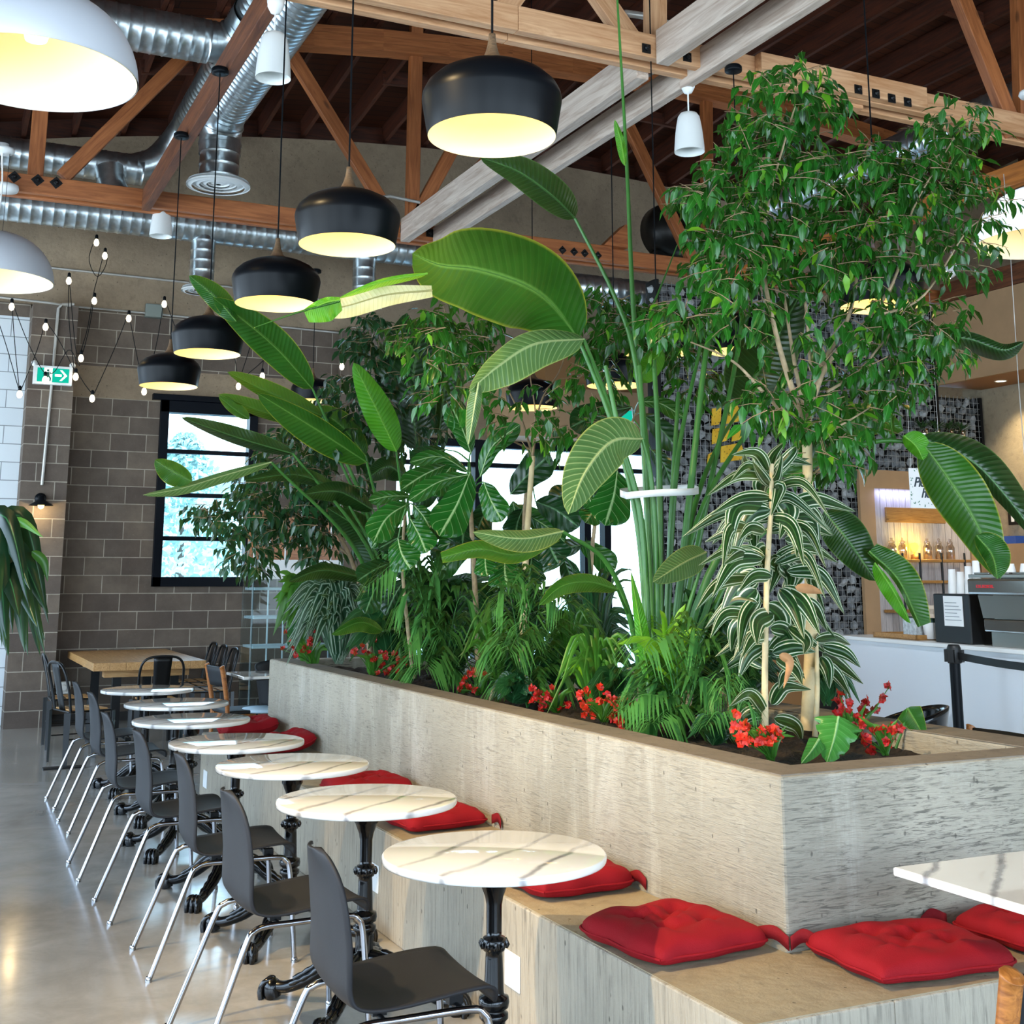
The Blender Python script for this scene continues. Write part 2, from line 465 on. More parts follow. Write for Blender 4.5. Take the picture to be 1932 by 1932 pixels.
# splice boards and bolts
def splice(T, Y, xa, xb, mat, ze):
    a = onY(xa[0], xa[1], Y).x; b = onY(xb[0], xb[1], Y).x
    beam('splice_board', (a, Y-.04, ze), (b, Y-.04, ze), .078, .17, mat, T)
    beam('splice_board', (a+.2, Y+.122, ze-.02), (b-.5, Y+.122, ze-.02), .088, .2, mat, T)
splice(T1, 6.9, (1425, 150), (1737, 200), WOOD_T, 5.2)
splice(T2, 12.0, (913, 440), (1148, 470), WOOD_O, 5.2)
for x, y in ((1619, 169), (1652, 177), (1682, 186), (1712, 193)): p = onY(x, y, 6.82); bolt(T1, p.x, 6.821, p.z, .068)
for x, y in ((1219, 92), (1296, 108)): p = onY(x, y, 6.9); bolt(T1, p.x, 6.9, p.z, .066)
for x, y in ((941, 454), (964, 457), (987, 461), (1011, 464), (1061, 472), (1083, 475), (1103, 478), (1128, 482)): p = onY(x, y, 11.92); bolt(T2, p.x, 11.921, p.z, .07, True)
for x, y in ((27, 334), (71, 340), (106, 345), (762, 433), (811, 440)): p = onY(x, y, 12.0); bolt(T2, p.x, 12.0, p.z, .085, x < 700)
p = onY(1163, 462, 11.95); tag(MB().prism([(-.3, -.15), (.02, -.15), (.02, .12), (-.02, .12)], .14, Matrix.Translation((p.x+.1, 12.02, 5.43)) @ Matrix.Rotation(PI/2, 4, 'X')).build('timber_wedge', WOOD_O), 'triangular timber wedge standing on the rear truss behind the big leaf', 'timber wedge')

# --- long beams between the trusses ---------------------------------
def long_beam(name, label, x, w, h, z, spans, mat, group=None):
    t = thing(name, label, 'ceiling beam', (x, spans[0][0], z), group)
    for a, b in spans: beam('timber', (x, a, z+h/2), (x, b, z+h/2), w, h, mat, t)
    return t
long_beam('ceiling_beam', 'deep pale double timber beam crossing above the planter, under the roof', 4.40, .10, .25, 5.06, ((-2.5, 6.89), (7.15, 11.99)), WOOD_P)
long_beam('ceiling_beam', 'thin whitish timber beam running beside the deeper pale one, cables clipped along it', 4.76, .075, .21, 5.05, ((-2.5, 7.17), (7.17, 12.3)), WOOD_P)
long_beam('ceiling_beam', 'brown timber beam between the metal ducts holding the black lamp canopies', 1.735, .08, .22, 5.06, ((7.15, 11.99),), WOOD_D)
long_beam('ceiling_beam', 'orange timber beam behind the weeping fig, coloured as lit by the white dome lamp', 8.72, .1, .2, 5.05, ((4.0, 6.88), (7.15, 11.99)), wood('lit_orange', '#c67a35', '#8d4f1d', .5))  # timber colour brightened to carry the dome lamp's light
# cables clipped along the thin beam
m = MB(); m.tube(spline([(4.68, 7.3, 5.27), (4.69, 8.4, 5.3), (4.68, 9.6, 5.26), (4.70, 10.9, 5.29), (4.68, 11.9, 5.27)], 30), .012, 6)
m.tube(spline([(4.70, 1, 5.29), (4.7, 4, 5.27), (4.7, 6.8, 5.28)], 20), .012, 6)
tag(m.build('electric_cable', plain('grey_cable', '#b9bcc2', .4)), 'grey cable lying along the thin whitish ceiling beam', 'cable')

# --- ducts ------------------------------------------------------------
def duct_bm(m, p0, p1, r, pitch=.11, n=28):
    p0 = Vector(p0); p1 = Vector(p1); L = (p1-p0).length
    rot = (p1-p0).to_track_quat('Z', 'Y').to_matrix().to_4x4(); rot.translation = p0
    prof = []; z = 0; k = 0
    while z < L:
        prof += [(r, z), (r, z+pitch*.55), (r*1.025, z+pitch*.62), (r*1.025, z+pitch*.70), (r, z+pitch*.8)]; z += pitch
    m.lathe([(a, min(b, L)) for a, b in prof], (0, 0, 0), n, True, rot)
def duct(name, label, p0, p1, r, parent=None, pitch=.11):
    m = MB(); duct_bm(m, p0, p1, r, pitch)
    if parent is None:
        t = thing(name, label, 'duct', p0); m.build('pipe', GALV, t); return t
    return m.build(name, GALV, parent)
def elbow(parent, pts, r):
    m = MB(); m.tube(spline(pts, 14), r, 28, False)
    # seams
    q = spline(pts, 6)
    for i in (1, 3, 5): m.tube([q[i]-(q[i+1]-q[i-1]).normalized()*.012, q[i]+(q[i+1]-q[i-1]).normalized()*.012], r*1.04, 28, False)
    return m.build('elbow', GALV, parent)
def diffuser(parent, c, r):
    m = MB()
    for a, b, z in ((r, r*.86, 0), (r*.8, r*.62, .012), (r*.56, r*.4, .02), (r*.34, r*.12, .024)):
        m.lathe([(a, z-.012), (a, z+.008), (b, z-.022), (b-.01, z-.02)], c, 40)
    m.lathe([(r*.95, .03), (.01, .03)], c, 40)
    return m.build('diffuser', WHITE, parent)
d = duct('air_duct', 'wide ribbed metal duct crossing at top beside the big white dome lamp', (-2.6, 10.9, 6.42), (2.05, 10.9, 6.42), .2)
d = duct('air_duct', 'slimmer ribbed metal duct slanting behind the brown beam, left of the wide one', (2.37, 8.0, 6.62), (2.37, 13.55, 6.62), .165)
elbow(d, [(2.37, 13.4, 6.62), (2.36, 13.65, 6.58), (2.25, 13.85, 6.4), (2.08, 13.9, 6.2), (1.85, 13.9, 6.09)], .165)
elbow(d, [(2.0, 10.9, 6.42), (2.2, 10.9, 6.44), (2.33, 10.8, 6.52), (2.37, 10.5, 6.6)], .19)
d = duct('air_duct', 'wide ribbed metal duct slanting down to the round white ceiling diffuser', (2.24, 7.35, 5.78), (2.24, 10.7, 5.78), .195, None, .08)
elbow(d, [(2.24, 10.65, 5.78), (2.24, 10.95, 5.76), (2.24, 11.1, 5.62), (2.24, 11.1, 5.42)], .19)
duct('drop', '', (2.24, 11.1, 5.5), (2.24, 11.1, 5.15), .18, d); diffuser(d, (2.24, 11.1, 5.13), .29)
d = duct('air_duct', 'ribbed metal duct high on the rear wall, above the orange truss chord', (-2.6, 13.9, 6.08), (1.95, 13.9, 6.08), .17)
d = duct('air_duct', 'long ribbed metal duct below the rear truss, along the concrete rear wall', (-2.6, 13.3, 5.34), (6.0, 13.3, 5.34), .175)
for x, zz in ((2.55, 4.63), (4.39, 4.64)):
    duct('drop', '', (x, 13.3, 5.25), (x, 13.3, zz), .13, d); diffuser(d, (x, 13.3, zz), .21)
elbow(d, [(1.55, 13.55, 5.95), (1.6, 13.5, 5.7), (1.75, 13.4, 5.5), (1.95, 13.32, 5.4)], .15)
duct('air_duct', 'ribbed metal duct above the orange beam, behind the weeping fig', (8.35, 4.5, 5.62), (8.35, 11.8, 5.62), .2, None, .09)
duct('air_duct', 'short ribbed metal duct under the rear truss, right of the tall leaf stem', (5.7, 12.9, 5.02), (9.4, 12.9, 5.02), .17)
m = MB(); p = onY(1255, 440, 13.4)
M = Matrix.Rotation(PI/2, 4, 'X')
m.lathe([(.02, .42), (.3, .38), (.37, .2), (.37, -.02), (.3, -.06), (.28, 0), (.05, .02)], p, 36, True, M)
t = thing('duct_fan', 'dark round fan housing behind the rear truss, right of the tall stem', 'fan', p)
m.build('housing', plain('dark_fan', '#22211f', .35, .5), t)
m = MB(); m.box((p.x-.25, 13.2, p.z-.45), (p.x+.3, 13.6, p.z-.3)); m.build('bracket', STEEL, t)

# white metal conduits etc. ------------------------------------------------
CONDUIT = plain('conduit_grey', '#b8b6b0', .35, .4)
def pipe(label, pts, r=.014, mat=None, name='conduit_pipe'):
    return tag(MB().tube(pts, r, 8).build(name, mat or CONDUIT), label, 'pipe')
w = lambda x, y, d=.03: onY(x, y, YB-d)
pipe('thin grey conduit pipe running across the upper concrete wall', [w(-60, 480, .05), w(95, 505, .05), w(430, 541, .05), w(720, 582, .05)])
pipe('grey conduit pipe along the top of the block wall, bending at the junction box', [onY(-40, 556, 14.57), onY(90, 571, 14.57), onY(132, 577, 14.57), w(135, 578, .05), w(290, 592, .05), w(640, 628, .05)])
pipe('vertical grey conduit on the pilaster down to the wall sconce', [onY(140, 574, 14.57), onY(118, 574, 14.575), onY(110, 582, 14.58), onY(98, 720, 14.58), onY(79, 915, 14.58)], .016)
m = MB(); p = w(290, 587, .05); m.box((p.x-.1, YB-.1, p.z-.08), (p.x+.1, YB-.001, p.z+.08))
tag(m.build('junction_box', plain('box_grey', '#7c857f', .5), None, .01), 'square grey junction box on the wall conduit', 'junction box')
m = MB(); p = onY(119, 1297, 14.6); m.box((p.x-.07, 14.53, p.z-.065), (p.x+.07, 14.6, p.z+.065)).lathe([(.035, 0), (.035, .02), (.001, .02)], (p.x, 14.53, p.z), 12, False, Matrix.Rotation(PI/2, 4, 'X'))
tag(m.build('socket_box', CONDUIT, None, .008), 'square metal socket box low on the block pilaster', 'socket')
# white beam conduits at the trusses
pipe('pair of pale conduit pipes along the rear truss behind the second black pendant', [onY(690, 385, 11.95), onY(715, 373, 11.95), onY(735, 370, 11.95), onY(792, 382, 11.95)], .018)
pipe('curved pale conduit tucked behind the near truss web', [onY(1150, 40, 7.3), onY(1180, 25, 7.3), onY(1215, 30, 7.3), onY(1260, 45, 7.3)], .028)
m = MB(); p0 = onZ(80, 1449, .012); p1 = onZ(158, 1441, .012); 
m.box((p0.x, p0.y-.06, 0), (p1.x, p0.y+.06, .012)); tag(m.build('floor_hatch', STEEL, None, .004), 'long narrow metal floor cover beyond the chair row', 'floor cover')

# --- outside ----------------------------------------------------------------
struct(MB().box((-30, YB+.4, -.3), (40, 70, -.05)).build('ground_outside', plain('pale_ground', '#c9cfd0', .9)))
def out_tree(x, y, h, r, lab):
    t = thing('tree', lab, 'tree', (x, y, -.05), 'trees outside the window')
    MB().tube([(x, y, -.05), (x, y, h*.6)], [.16, .05], 8).build('trunk', plain('bark_out', '#6d6258', .9), t)
    m = MB()
    for i in range(3000):
        a = R.random()*2*PI; zz = R.random()**.8; rr = r*(1-zz)**.7*(.35+.65*R.random())+.1
        c = Vector((x+rr*math.cos(a), y+rr*math.sin(a), .5+zz*(h-.5)))
        u = Vector((R.uniform(-1, 1), R.uniform(-1, 1), R.uniform(-1, .3))).normalized()*.10; v = u.orthogonal().normalized()*.06
        m.add([c-u, c+v, c+u, c-v], [(0, 1, 2, 3)])
    m.build('crown', TREEG, t)
TREEG = plain('glare_paled_leaf', '#b9d6d0', .7, noise=.3, nscale=2)  # leaf green paled to hold the window glare
out_tree(5.0, 27, 4.6, 2.0, 'bushy glare-paled green tree seen low through the small black window')
out_tree(3.2, 26, 5.2, 2.2, 'taller glare-paled green tree seen at the outer side of the small window')
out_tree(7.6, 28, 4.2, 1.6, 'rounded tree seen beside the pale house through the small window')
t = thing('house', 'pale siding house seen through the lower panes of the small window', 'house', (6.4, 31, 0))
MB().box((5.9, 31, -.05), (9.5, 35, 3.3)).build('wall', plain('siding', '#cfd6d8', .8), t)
MB().prism([(-.3, 0), (3.9, 0), (1.8, 1.1)], 4.4, Matrix.Translation((5.9, 35.2, 3.3)) @ Matrix.Rotation(PI/2, 4, 'X')).build('roof', plain('grey_roof', '#9aa3a8', .8), t)
MB().box((7.0, 30.97, .9), (7.7, 31, 1.9)).build('window_pane', plain('house_window', '#56646c', .3), t)
# ================================================================ PLANTER AND BENCH
PX0, PX1, PY0, PY1, PZ = 2.505, 3.96, 3.335, 9.68, .955
BZ = .436
BX0, BY0 = 2.013, 2.862
CONC_P = concrete('planter_concrete', '#979080', '#b5ac99', 'board', .72, '#c6c0b2', 1.2)
CONC_B = concrete('bench_concrete', '#9f9686', '#bbb09c', 'vert', .75, None, .8)
CONC_T = concrete('bench_top_concrete', '#94866c', '#ad9e82', 'plain', .6, None, .35)
t = thing('concrete_planter', 'long grey board-formed concrete planter wall full of tropical plants', 'planter', (3.2, 6.5, 0))
m = MB()
wt = .17
ox, oy, ix0, ix1, iy0, iy1 = (PX0, PX1), (PY0, PY1), PX0+wt, PX1-wt-.05, PY0+wt, PY1-wt
vs = [(x, y, z) for z in (0, PZ) for x, y in ((PX0, PY0), (PX1, PY0), (PX1, PY1), (PX0, PY1), (ix0, iy0), (ix1, iy0), (ix1, iy1), (ix0, iy1))]
fs = []
for i in range(4):
    j = (i+1) % 4
    fs += [(i, j, 8+j, 8+i), (4+j, 4+i, 12+i, 12+j), (8+i, 8+j, 12+j, 12+i), (i, 4+i, 4+j, j)]
m.add(vs, fs); m.build('wall', CONC_P, t, .01)
m = MB(); m.box((PX0+.012, PY0+.012, PZ), (PX0+wt, PY1-.012, PZ+.004)).box((PX1-wt-.05, PY0+.012, PZ), (PX1-.012, PY1-.012, PZ+.004)).box((PX0+wt, PY0+.012, PZ), (PX1-wt-.05, PY0+wt, PZ+.004))
m.build('rim', concrete('rim_concrete', '#75695a', '#8c8070', 'plain', .8, None, .5), t)
def soil_mat():
    t = NT('dark_soil'); o = t.obj(); f = t.noise(o, 26, 6, .7)
    t.pbr(t.ramp(f, [(.35, lin('#17110c')), (.6, lin('#3b2e22')), (.8, lin('#6b5a45'))]), .95, 0, t.bump(f, 1, .03)); return t.m
m = MB(); Rs = random.Random(3)
m.grid(lambda u, v: Vector((PX0+wt-.01+u*(PX1-PX0-2*wt-.03), PY0+wt-.01+v*(PY1-PY0-2*wt+.02), .875+.02*math.sin(u*9+v*31)+Rs.uniform(-.012, .012))), 30, 120)
tag(m.build('soil', soil_mat(), t), None, None, kind='stuff')
t = thing('concrete_bench', 'low concrete bench seat wrapping the planter foot, cushions laid on it', 'bench', (BX0, BY0, 0))
m = MB(); m.box((BX0, BY0, 0), (PX0-.002, PY1, BZ)).box((PX0-.002, BY0, 0), (4.6, PY0-.002, BZ)); m.build('front', CONC_B, t, .006)
m = MB(); m.box((BX0+.008, BY0+.008, BZ), (PX0-.002, PY1-.008, BZ+.003)).box((PX0-.002, BY0+.008, BZ), (4.59, PY0-.002, BZ+.003)); m.build('seat_top', CONC_T, t)
for i, ((x, y), lab) in enumerate((((707, 1655), 'white blank cover plate on the bench front, near the second table'), ((968, 1831), 'white blank cover plate on the bench front, beside the nearest table column'), ((388, 1470), 'small white cover plate on the bench front, far along the table row'))):
    p = onX(x, y, BX0)
    m = MB(); m.box((BX0-.006, p.y-.062, p.z-.06), (BX0, p.y+.062, p.z+.06))
    for dy, dz in ((-.045, 0), (.045, 0)): m.lathe([(.004, .008), (.0001, .009)], (BX0-.006, p.y+dy, p.z+dz), 8)
    tag(m.build('cover_plate', WHITE, None, .003), lab, 'cover plate', 'cover plates on the bench front')

# ================================================================ BISTRO TABLES
def marble_mat():
    t = NT('white_marble'); o = t.obj()
    oi = t.n('ObjectInfo').outputs['Random']
    o2 = t.n('VectorMath', {0: o, 1: t.n('CombineXYZ', {'X': t.math('MULTIPLY', oi, 9.), 'Y': t.math('MULTIPLY', oi, 5.), 'Z': 0.}).outputs[0]}, operation='ADD').outputs[0]
    n = t.noise(o2, 2.2, 6, .6)
    d = t.n('VectorMath', {0: o2, 1: t.n('CombineXYZ', {'X': t.math('MULTIPLY', n, .55), 'Y': t.math('MULTIPLY', n, .45), 'Z': 0.}).outputs[0]}, operation='ADD').outputs[0]
    w1 = t.n('TexWave', {'Vector': t.map(d, (1, 1, 1), (0, 0, .9)), 'Scale': 1.7, 'Distortion': 3.0, 'Detail': 3., 'Detail Scale': 1.2}, wave_type='BANDS').outputs['Fac']
    vein = t.ramp(w1, [(.0, (1, 1, 1, 1)), (.04, (.25, .25, .25, 1)), (.10, (0, 0, 0, 1))])
    msk = t.ramp(t.noise(o2, 1.7, 3), [(.3, (.15, .15, .15, 1)), (.55, (1, 1, 1, 1))])
    c = t.mix(t.math('MULTIPLY', t.math('MULTIPLY', vein, msk), .85), lin('#eeece6'), lin('#5f5a63'))
    c = t.mix(t.math('MULTIPLY', n, .15), c, lin('#c9c4bc'))
    t.pbr(c, .07, 0, None, **{'Coat Weight': .6, 'Coat Roughness': .03, 'Specular IOR Level': .6})
    return t.m
MARBLE = marble_mat()
IRON = plain('cast_iron_black', '#08090b', .22, .3, **{'Coat Weight': .3})
def bistro(loc, label):
    t = thing('bistro_table', label, 'table', loc, 'round marble bistro tables along the bench')
    L = Vector(loc)
    r = .345
    m = MB(); m.lathe([(.0005, .74), (r-.006, .74), (r-.0015, .738), (r, .733), (r, .722), (r-.003, .717), (r-.008, .7155), (.0005, .7155)], L, 72); m.build('tabletop', MARBLE, t)
    m = MB()
    for a in (.5, .5+PI/2):
        M = Matrix.Translation(L) @ Matrix.Rotation(a, 4, 'Z')
        m.box((-.2, -.022, .7), (.2, .022, .7155), M)
    m.box((-.07, -.07, .703), (.07, .07, .7154), Matrix.Translation(L)); m.build('top_bracket', IRON, t)
    m = MB()
    m.lathe([(.047, .703), (.047, .655), (.042, .648), (.028, .612), (.026, .60), (.024, .59), (.0235, .515), (.023, .50), (.033, .497), (.037, .485), (.037, .472), (.033, .46), (.0255, .455),
             (.0265, .44), (.030, .345), (.031, .335), (.044, .33), (.047, .315), (.044, .30), (.034, .297), (.034, .288), (.043, .284), (.044, .27), (.036, .262), (.033, .25), (.034, .16), (.05, .15), (.06, .12), (.05, .1), (.001, .1)], L, 28)
    for k in range(10):
        a = 2*PI*k/10
        m.tube([L+Vector((.037*math.cos(a), .037*math.sin(a), .468)), L+Vector((.04*math.cos(a), .04*math.sin(a), .478)), L+Vector((.037*math.cos(a), .037*math.sin(a), .489))], [.006, .009, .006], 6)
        m.tube([L+Vector((.031*math.cos(a), .031*math.sin(a), .255)), L+Vector((.031*math.cos(a), .031*math.sin(a), .165))], .004, 5)
    m.build('column', IRON, t)
    for k in range(4):
        a = -2.27 + k*PI/2
        c, s = math.cos(a), math.sin(a)
        P = lambda q, z, side=0: L+Vector((c*q - s*side, s*q + c*side, z))
        m = MB()
        m.tube(spline([P(.03, .17), P(.11, .155), P(.21, .085), P(.31, .045), P(.37, .045)], 16), [.034-.012*min(1, i/10) for i in range(17)], 10)
        for sd in (-.022, .022): m.tube(spline([P(.05, .185, sd*.6), P(.12, .16, sd), P(.21, .098, sd), P(.29, .06, sd*.8)], 12), [.006+.006*math.sin(i*1.6)**2 for i in range(13)], 6)
        m.tube(spline([P(.07, .197), P(.13, .178), P(.21, .118), P(.28, .075)], 12), [.009+.005*math.sin(i*1.9)**2 for i in range(13)], 6)
        m.tube([P(.36, .0), P(.37, .022), P(.37, .045), P(.365, .066), P(.36, .074)], [.03, .036, .036, .026, .004], 12)
        for sd in (-.022, 0, .022): m.tube(spline([P(.365, .07, sd*.5), P(.39, .062, sd), P(.405, .035, sd*1.2), P(.402, .0, sd*1.2)], 8), [.006, .010, .011, .011, .011, .011, .012, .012, .011], 7)
        m.build('foot', IRON, t)
    return t
TAB = [(1.675, 3.68), (1.63, 4.76), (1.618, 5.77), (1.57, 6.67), (1.56, 7.81), (1.665, 8.86), (1.665, 10.04)]
TL = ['nearest round marble table with the window reflections on its glossy top', 'second nearest round marble table with long diagonal grey veins', 'third round marble table from the front, a dark veined top beside the bench',
      'fourth round marble table from the front, in the middle of the row', 'fifth round marble table from the front, red cushion folded behind it', 'sixth round marble table from the front, last but one', 'farthest round marble table of the row, close to the wooden communal table']
for (x, y), l in zip(TAB, TL): bistro((x, y, 0), l)

# ================================================================ SHELL CHAIRS
SHELL = plain('charcoal_plastic', '#29292b', .5, 0, noise=.15, nscale=3, bump=.12, bscale=300, **{'Specular IOR Level': .16})
PROF = [(.225, .418), (.222, .440), (.200, .452), (.13, .452), (.04, .444), (-.06, .434), (-.135, .432), (-.182, .446), (-.205, .485), (-.214, .54), (-.222, .62), (-.233, .71), (-.245, .775), (-.26, .822), (-.266, .834)]
WID = [.172, .190, .200, .208, .212, .210, .204, .199, .197, .197, .195, .183, .155, .098, .045]
def shell_mesh():
    m = MB(); pr = spline([(x, z, 0) for x, z in PROF], 44); wd = spline([(w, 0, 0) for w in WID], 44)
    def P(u, v):
        i = v*44; k = min(int(i), 43); f = i-k
        p = pr[k].lerp(pr[k+1], f); w = wd[k].x*(1-f)+wd[k+1].x*f
        s = u*2-1
        back = max(0, min(1, (v-.5)/.2))
        q = abs(s)**2.2
        return Vector((p.x + back*.022*q, w*s, p.y + (1-back)*.016*q*(1 if v > .16 else v/.16)))
    return m.grid(P, 18, 44)
def shell_chair(loc, label, rz):
    t = thing('shell_chair', label, 'chair', (0, 0, 0), 'charcoal shell chairs along the table row')
    shell_mesh().build('seat_shell', SHELL, t, solid=.009)
    for s in (-1, 1):
        MB().tube(spline([(-.365, s*.235, .004), (-.29, s*.222, .19), (-.215, s*.208, .375), (-.19, s*.203, .405), (-.15, s*.198, .416), (-.06, s*.193, .415)], 24), .0105, 10).build('leg', CHROME, t)
        MB().tube(spline([(.225, s*.215, .004), (.212, s*.205, .2), (.198, s*.197, .36), (.18, s*.194, .4), (.14, s*.192, .415), (-.06, s*.192, .415)], 24), .0105, 10).build('leg', CHROME, t)
    m = MB()
    for x in (-.1, .12):
        m.tube([(x, -.193, .415), (x, .193, .415)], .008, 8)
        for y in (-.13, .13): m.box((x-.02, y-.015, .416), (x+.02, y+.015, .44 if x > 0 else .43))
    m.build('seat_mount', STEEL, t)
    for s in (-1, 1):
        m = MB(); m.lathe([(.014, 0), (.014, .014), (.011, .02)], (-.365, s*.235, 0), 10).lathe([(.014, 0), (.014, .014), (.011, .02)], (.225, s*.215, 0), 10); m.build('glide', CHROME, t)
    t.location = loc; t.rotation_euler = (0, 0, rz)
    return t
CH = [(1.318, 3.55), (1.30, 4.60), (1.325, 5.62), (1.29, 6.55), (1.26, 7.47), (1.34, 8.80), (1.345, 9.72)]
CLB = ['nearest charcoal shell chair, cut by the lower picture edge, at the first round table', 'second nearest charcoal shell chair, pulled up to the second round table', 'third charcoal shell chair from the front, at the third round table',
       'fourth charcoal shell chair from the front, at the fourth round table', 'fifth charcoal shell chair from the front, at the fifth round table', 'sixth charcoal shell chair from the front, mostly hidden by the fifth', 'last charcoal shell chair of the row, nearest the block wall']
c0 = shell_chair((*CH[0], 0), CLB[0], -.02)
for (x, y), l, rz in zip(CH[1:], CLB[1:], (.03, -.02, .02, .0, .03, .02)): dup(c0, (x, y, 0), l, rz=rz)

# ================================================================ CUSHIONS
def red_mat(name, col):
    t = NT(name); o = t.obj()
    w = t.noise(t.map(o, (1, 1, 1)), 260, 2); b = t.noise(o, 9, 5)
    c = t.mix(t.math('MULTIPLY', b, .35), lin(col), tuple(x*.55 for x in lin(col)[:3])+(1,))
    t.pbr(c, .8, 0, t.bump(t.math('ADD', w, t.math('MULTIPLY', b, 1.2)), .35, .004), **{'Specular IOR Level': .2})
    return t.m
RED = red_mat('red_cotton', '#92111b')
def cushion(cx, cy, rz, label, w=.40, d=.40, seed=1, hump=1.0, strap=(), fold=0, sag=0):
    rr = random.Random(seed)
    z0 = BZ+.004
    t = thing('seat_cushion', label, 'cushion', (cx, cy, z0), 'red tufted cushions on the bench')
    ph = [rr.uniform(0, 6) for _ in range(6)]
    tufts = [(sx*.34+rr.uniform(-.03, .03), sy*.34+rr.uniform(-.03, .03)) for sx in (-1, 1) for sy in (-1, 1)] + [(rr.uniform(-.06, .06), rr.uniform(-.06, .06))]
    ca, sa = math.cos(rz), math.sin(rz)
    def surf(u, v, top):
        a, b = u*2-1, v*2-1
        # rounded square outline with pinched-in sides
        ex = a*w/2*(1-.045*(1-b*b)); ey = b*d/2*(1-.045*(1-a*a))
        ex += .006*math.sin(b*7+ph[0])*abs(a); ey += .006*math.sin(a*7+ph[1])*abs(b)
        e = max(0, (1-abs(a)**5))*max(0, (1-abs(b)**5))
        cr = 1-.10*(abs(a)**3)*(abs(b)**3); ex *= cr; ey *= cr
        h = .052*hump*(e**.42)
        if top:
            for tx, ty in tufts:
                dd = math.hypot(a-tx, b-ty)
                h -= .036*hump*math.exp(-(dd/.13)**2)
                ang = math.atan2(b-ty, a-tx)
                h += .006*hump*math.exp(-(dd/.34)**2)*math.cos(ang*5+ph[2])*(1 if dd > .06 else 0)*e
            h += .005*math.sin(a*8+b*3+ph[3])*e + .004*math.sin(b*11-a*4+ph[4])*e
            z = .03*hump + max(h, -.012)
            z += fold*max(0, a-.1)**1.5 + sag*(b*b)
        else:
            z = .03*hump - .028*hump*(e**.3)
            z += (fold*max(0, a-.1)**1.5 + sag*(b*b))*.9
        return Vector((cx + ex*ca - ey*sa, cy + ex*sa + ey*ca, z0 + max(z, .001)))
    m = MB(); m.grid(lambda u, v: surf(u, v, True), 36, 36); m.grid(lambda u, v: surf(1-u, v, False), 36, 36)
    m.build('cover', RED, t, weld=True)
    # piped seam round the edge
    ring = [(s, -1) for s in (-1, -.6, -.2, .2, .6)] + [(1, s) for s in (-1, -.6, -.2, .2, .6)] + [(-s, 1) for s in (-1, -.6, -.2, .2, .6)] + [(-1, -s) for s in (-1, -.6, -.2, .2, .6)]
    pts = [surf((a+1)/2, (b+1)/2, True) for a, b in ring]; pts.append(pts[0])
    MB().tube(spline(pts, 80), .0045, 6).build('piping', RED, t)
    for q in strap:
        P = [Vector((*q[0], z0+.035)), Vector((*q[1], z0+.05)), Vector((*q[2], z0+.03))]
        c = spline(P, 10); m = MB(); vs = []
        for p in c: vs += [p+Vector((0, 0, -.02)), p+Vector((0, 0, .02))]
        m.add(vs, [(2*i, 2*i+1, 2*i+3, 2*i+2) for i in range(10)], None, True)
        m.build('strap', red_mat('red_strap', '#7d141b'), t, solid=.003)
    return t
cushion(2.235, 3.57, .10, 'red tufted cushion on the bench corner, just before the planter edge', .46, .47, 1, 1.05, [((2.46, 3.44), (2.49, 3.38), (2.50, 3.318))])
cushion(2.775, 3.10, -.09, 'red tufted cushion in front of the grey planter end', .52, .42, 2, 1.0, [((2.58, 3.28), (2.55, 3.31), (2.507, 3.318))])
cushion(3.33, 3.115, .05, 'red tufted cushion partly under the square marble table', .44, .38, 3, 1.05, [((3.12, 3.30), (3.08, 3.325), (3.03, 3.32))])
cushion(2.275, 4.36, .05, 'red cushion half hidden under the nearest round table', .42, .38, 4, 1.15, [((2.49, 4.25), (2.495, 4.20), (2.498, 4.15))])
cushion(2.265, 5.68, .10, 'red tufted cushion between the second and the nearest round tables', .42, .40, 5, 1.1, [((2.49, 5.5), (2.497, 5.45), (2.49, 5.40))])
cushion(2.265, 6.62, .08, 'red cushion peeking out between the third and second round tables', .42, .42, 6, 1.15)
cushion(2.27, 8.45, .05, 'red cushion curled up against the planter wall behind the fourth table', .42, .42, 7, 1.25, fold=.06)
cushion(2.26, 9.3, -.05, 'red folded cushion at the far bench end, behind the fifth table', .40, .45, 8, 1.4, fold=.05, sag=.02)

# ================================================================ SQUARE TABLE + WOODEN CHAIRS
def square_table(x0, y0, x1, y1, label):
    t = thing('square_table', label, 'table', ((x0+x1)/2, (y0+y1)/2, 0))
    MB().box((x0, y0, .715), (x1, y1, .74)).build('tabletop', MARBLE, t, .006)
    cx, cy = (x0+x1)/2, (y0+y1)/2
    m = MB(); m.lathe([(.04, .714), (.03, .66), (.028, .1), (.05, .05), (.001, .05)], (cx, cy, 0), 20); m.box((cx-.22, cy-.22, .7), (cx+.22, cy+.22, .714)); m.build('column', IRON, t)
    for k in range(4):
        a = PI/4+k*PI/2; MB().tube(spline([(cx, cy, .09), (cx+.15*math.cos(a), cy+.15*math.sin(a), .06), (cx+.32*math.cos(a), cy+.32*math.sin(a), .018)], 8), .018, 8).build('foot', IRON, t)
    return t
square_table(2.645, 2.32, 3.33, 3.005, 'square white marble table corner by the front cushions')
square_table(2.585, 10.85, 3.25, 11.5, 'small square marble table beyond the far planter end')
HONEY = wood('honey_wood', '#b87436', '#7c4519', .35, 3, knots=False)
NAVY = plain('dark_upholstery', '#11161b', .6)
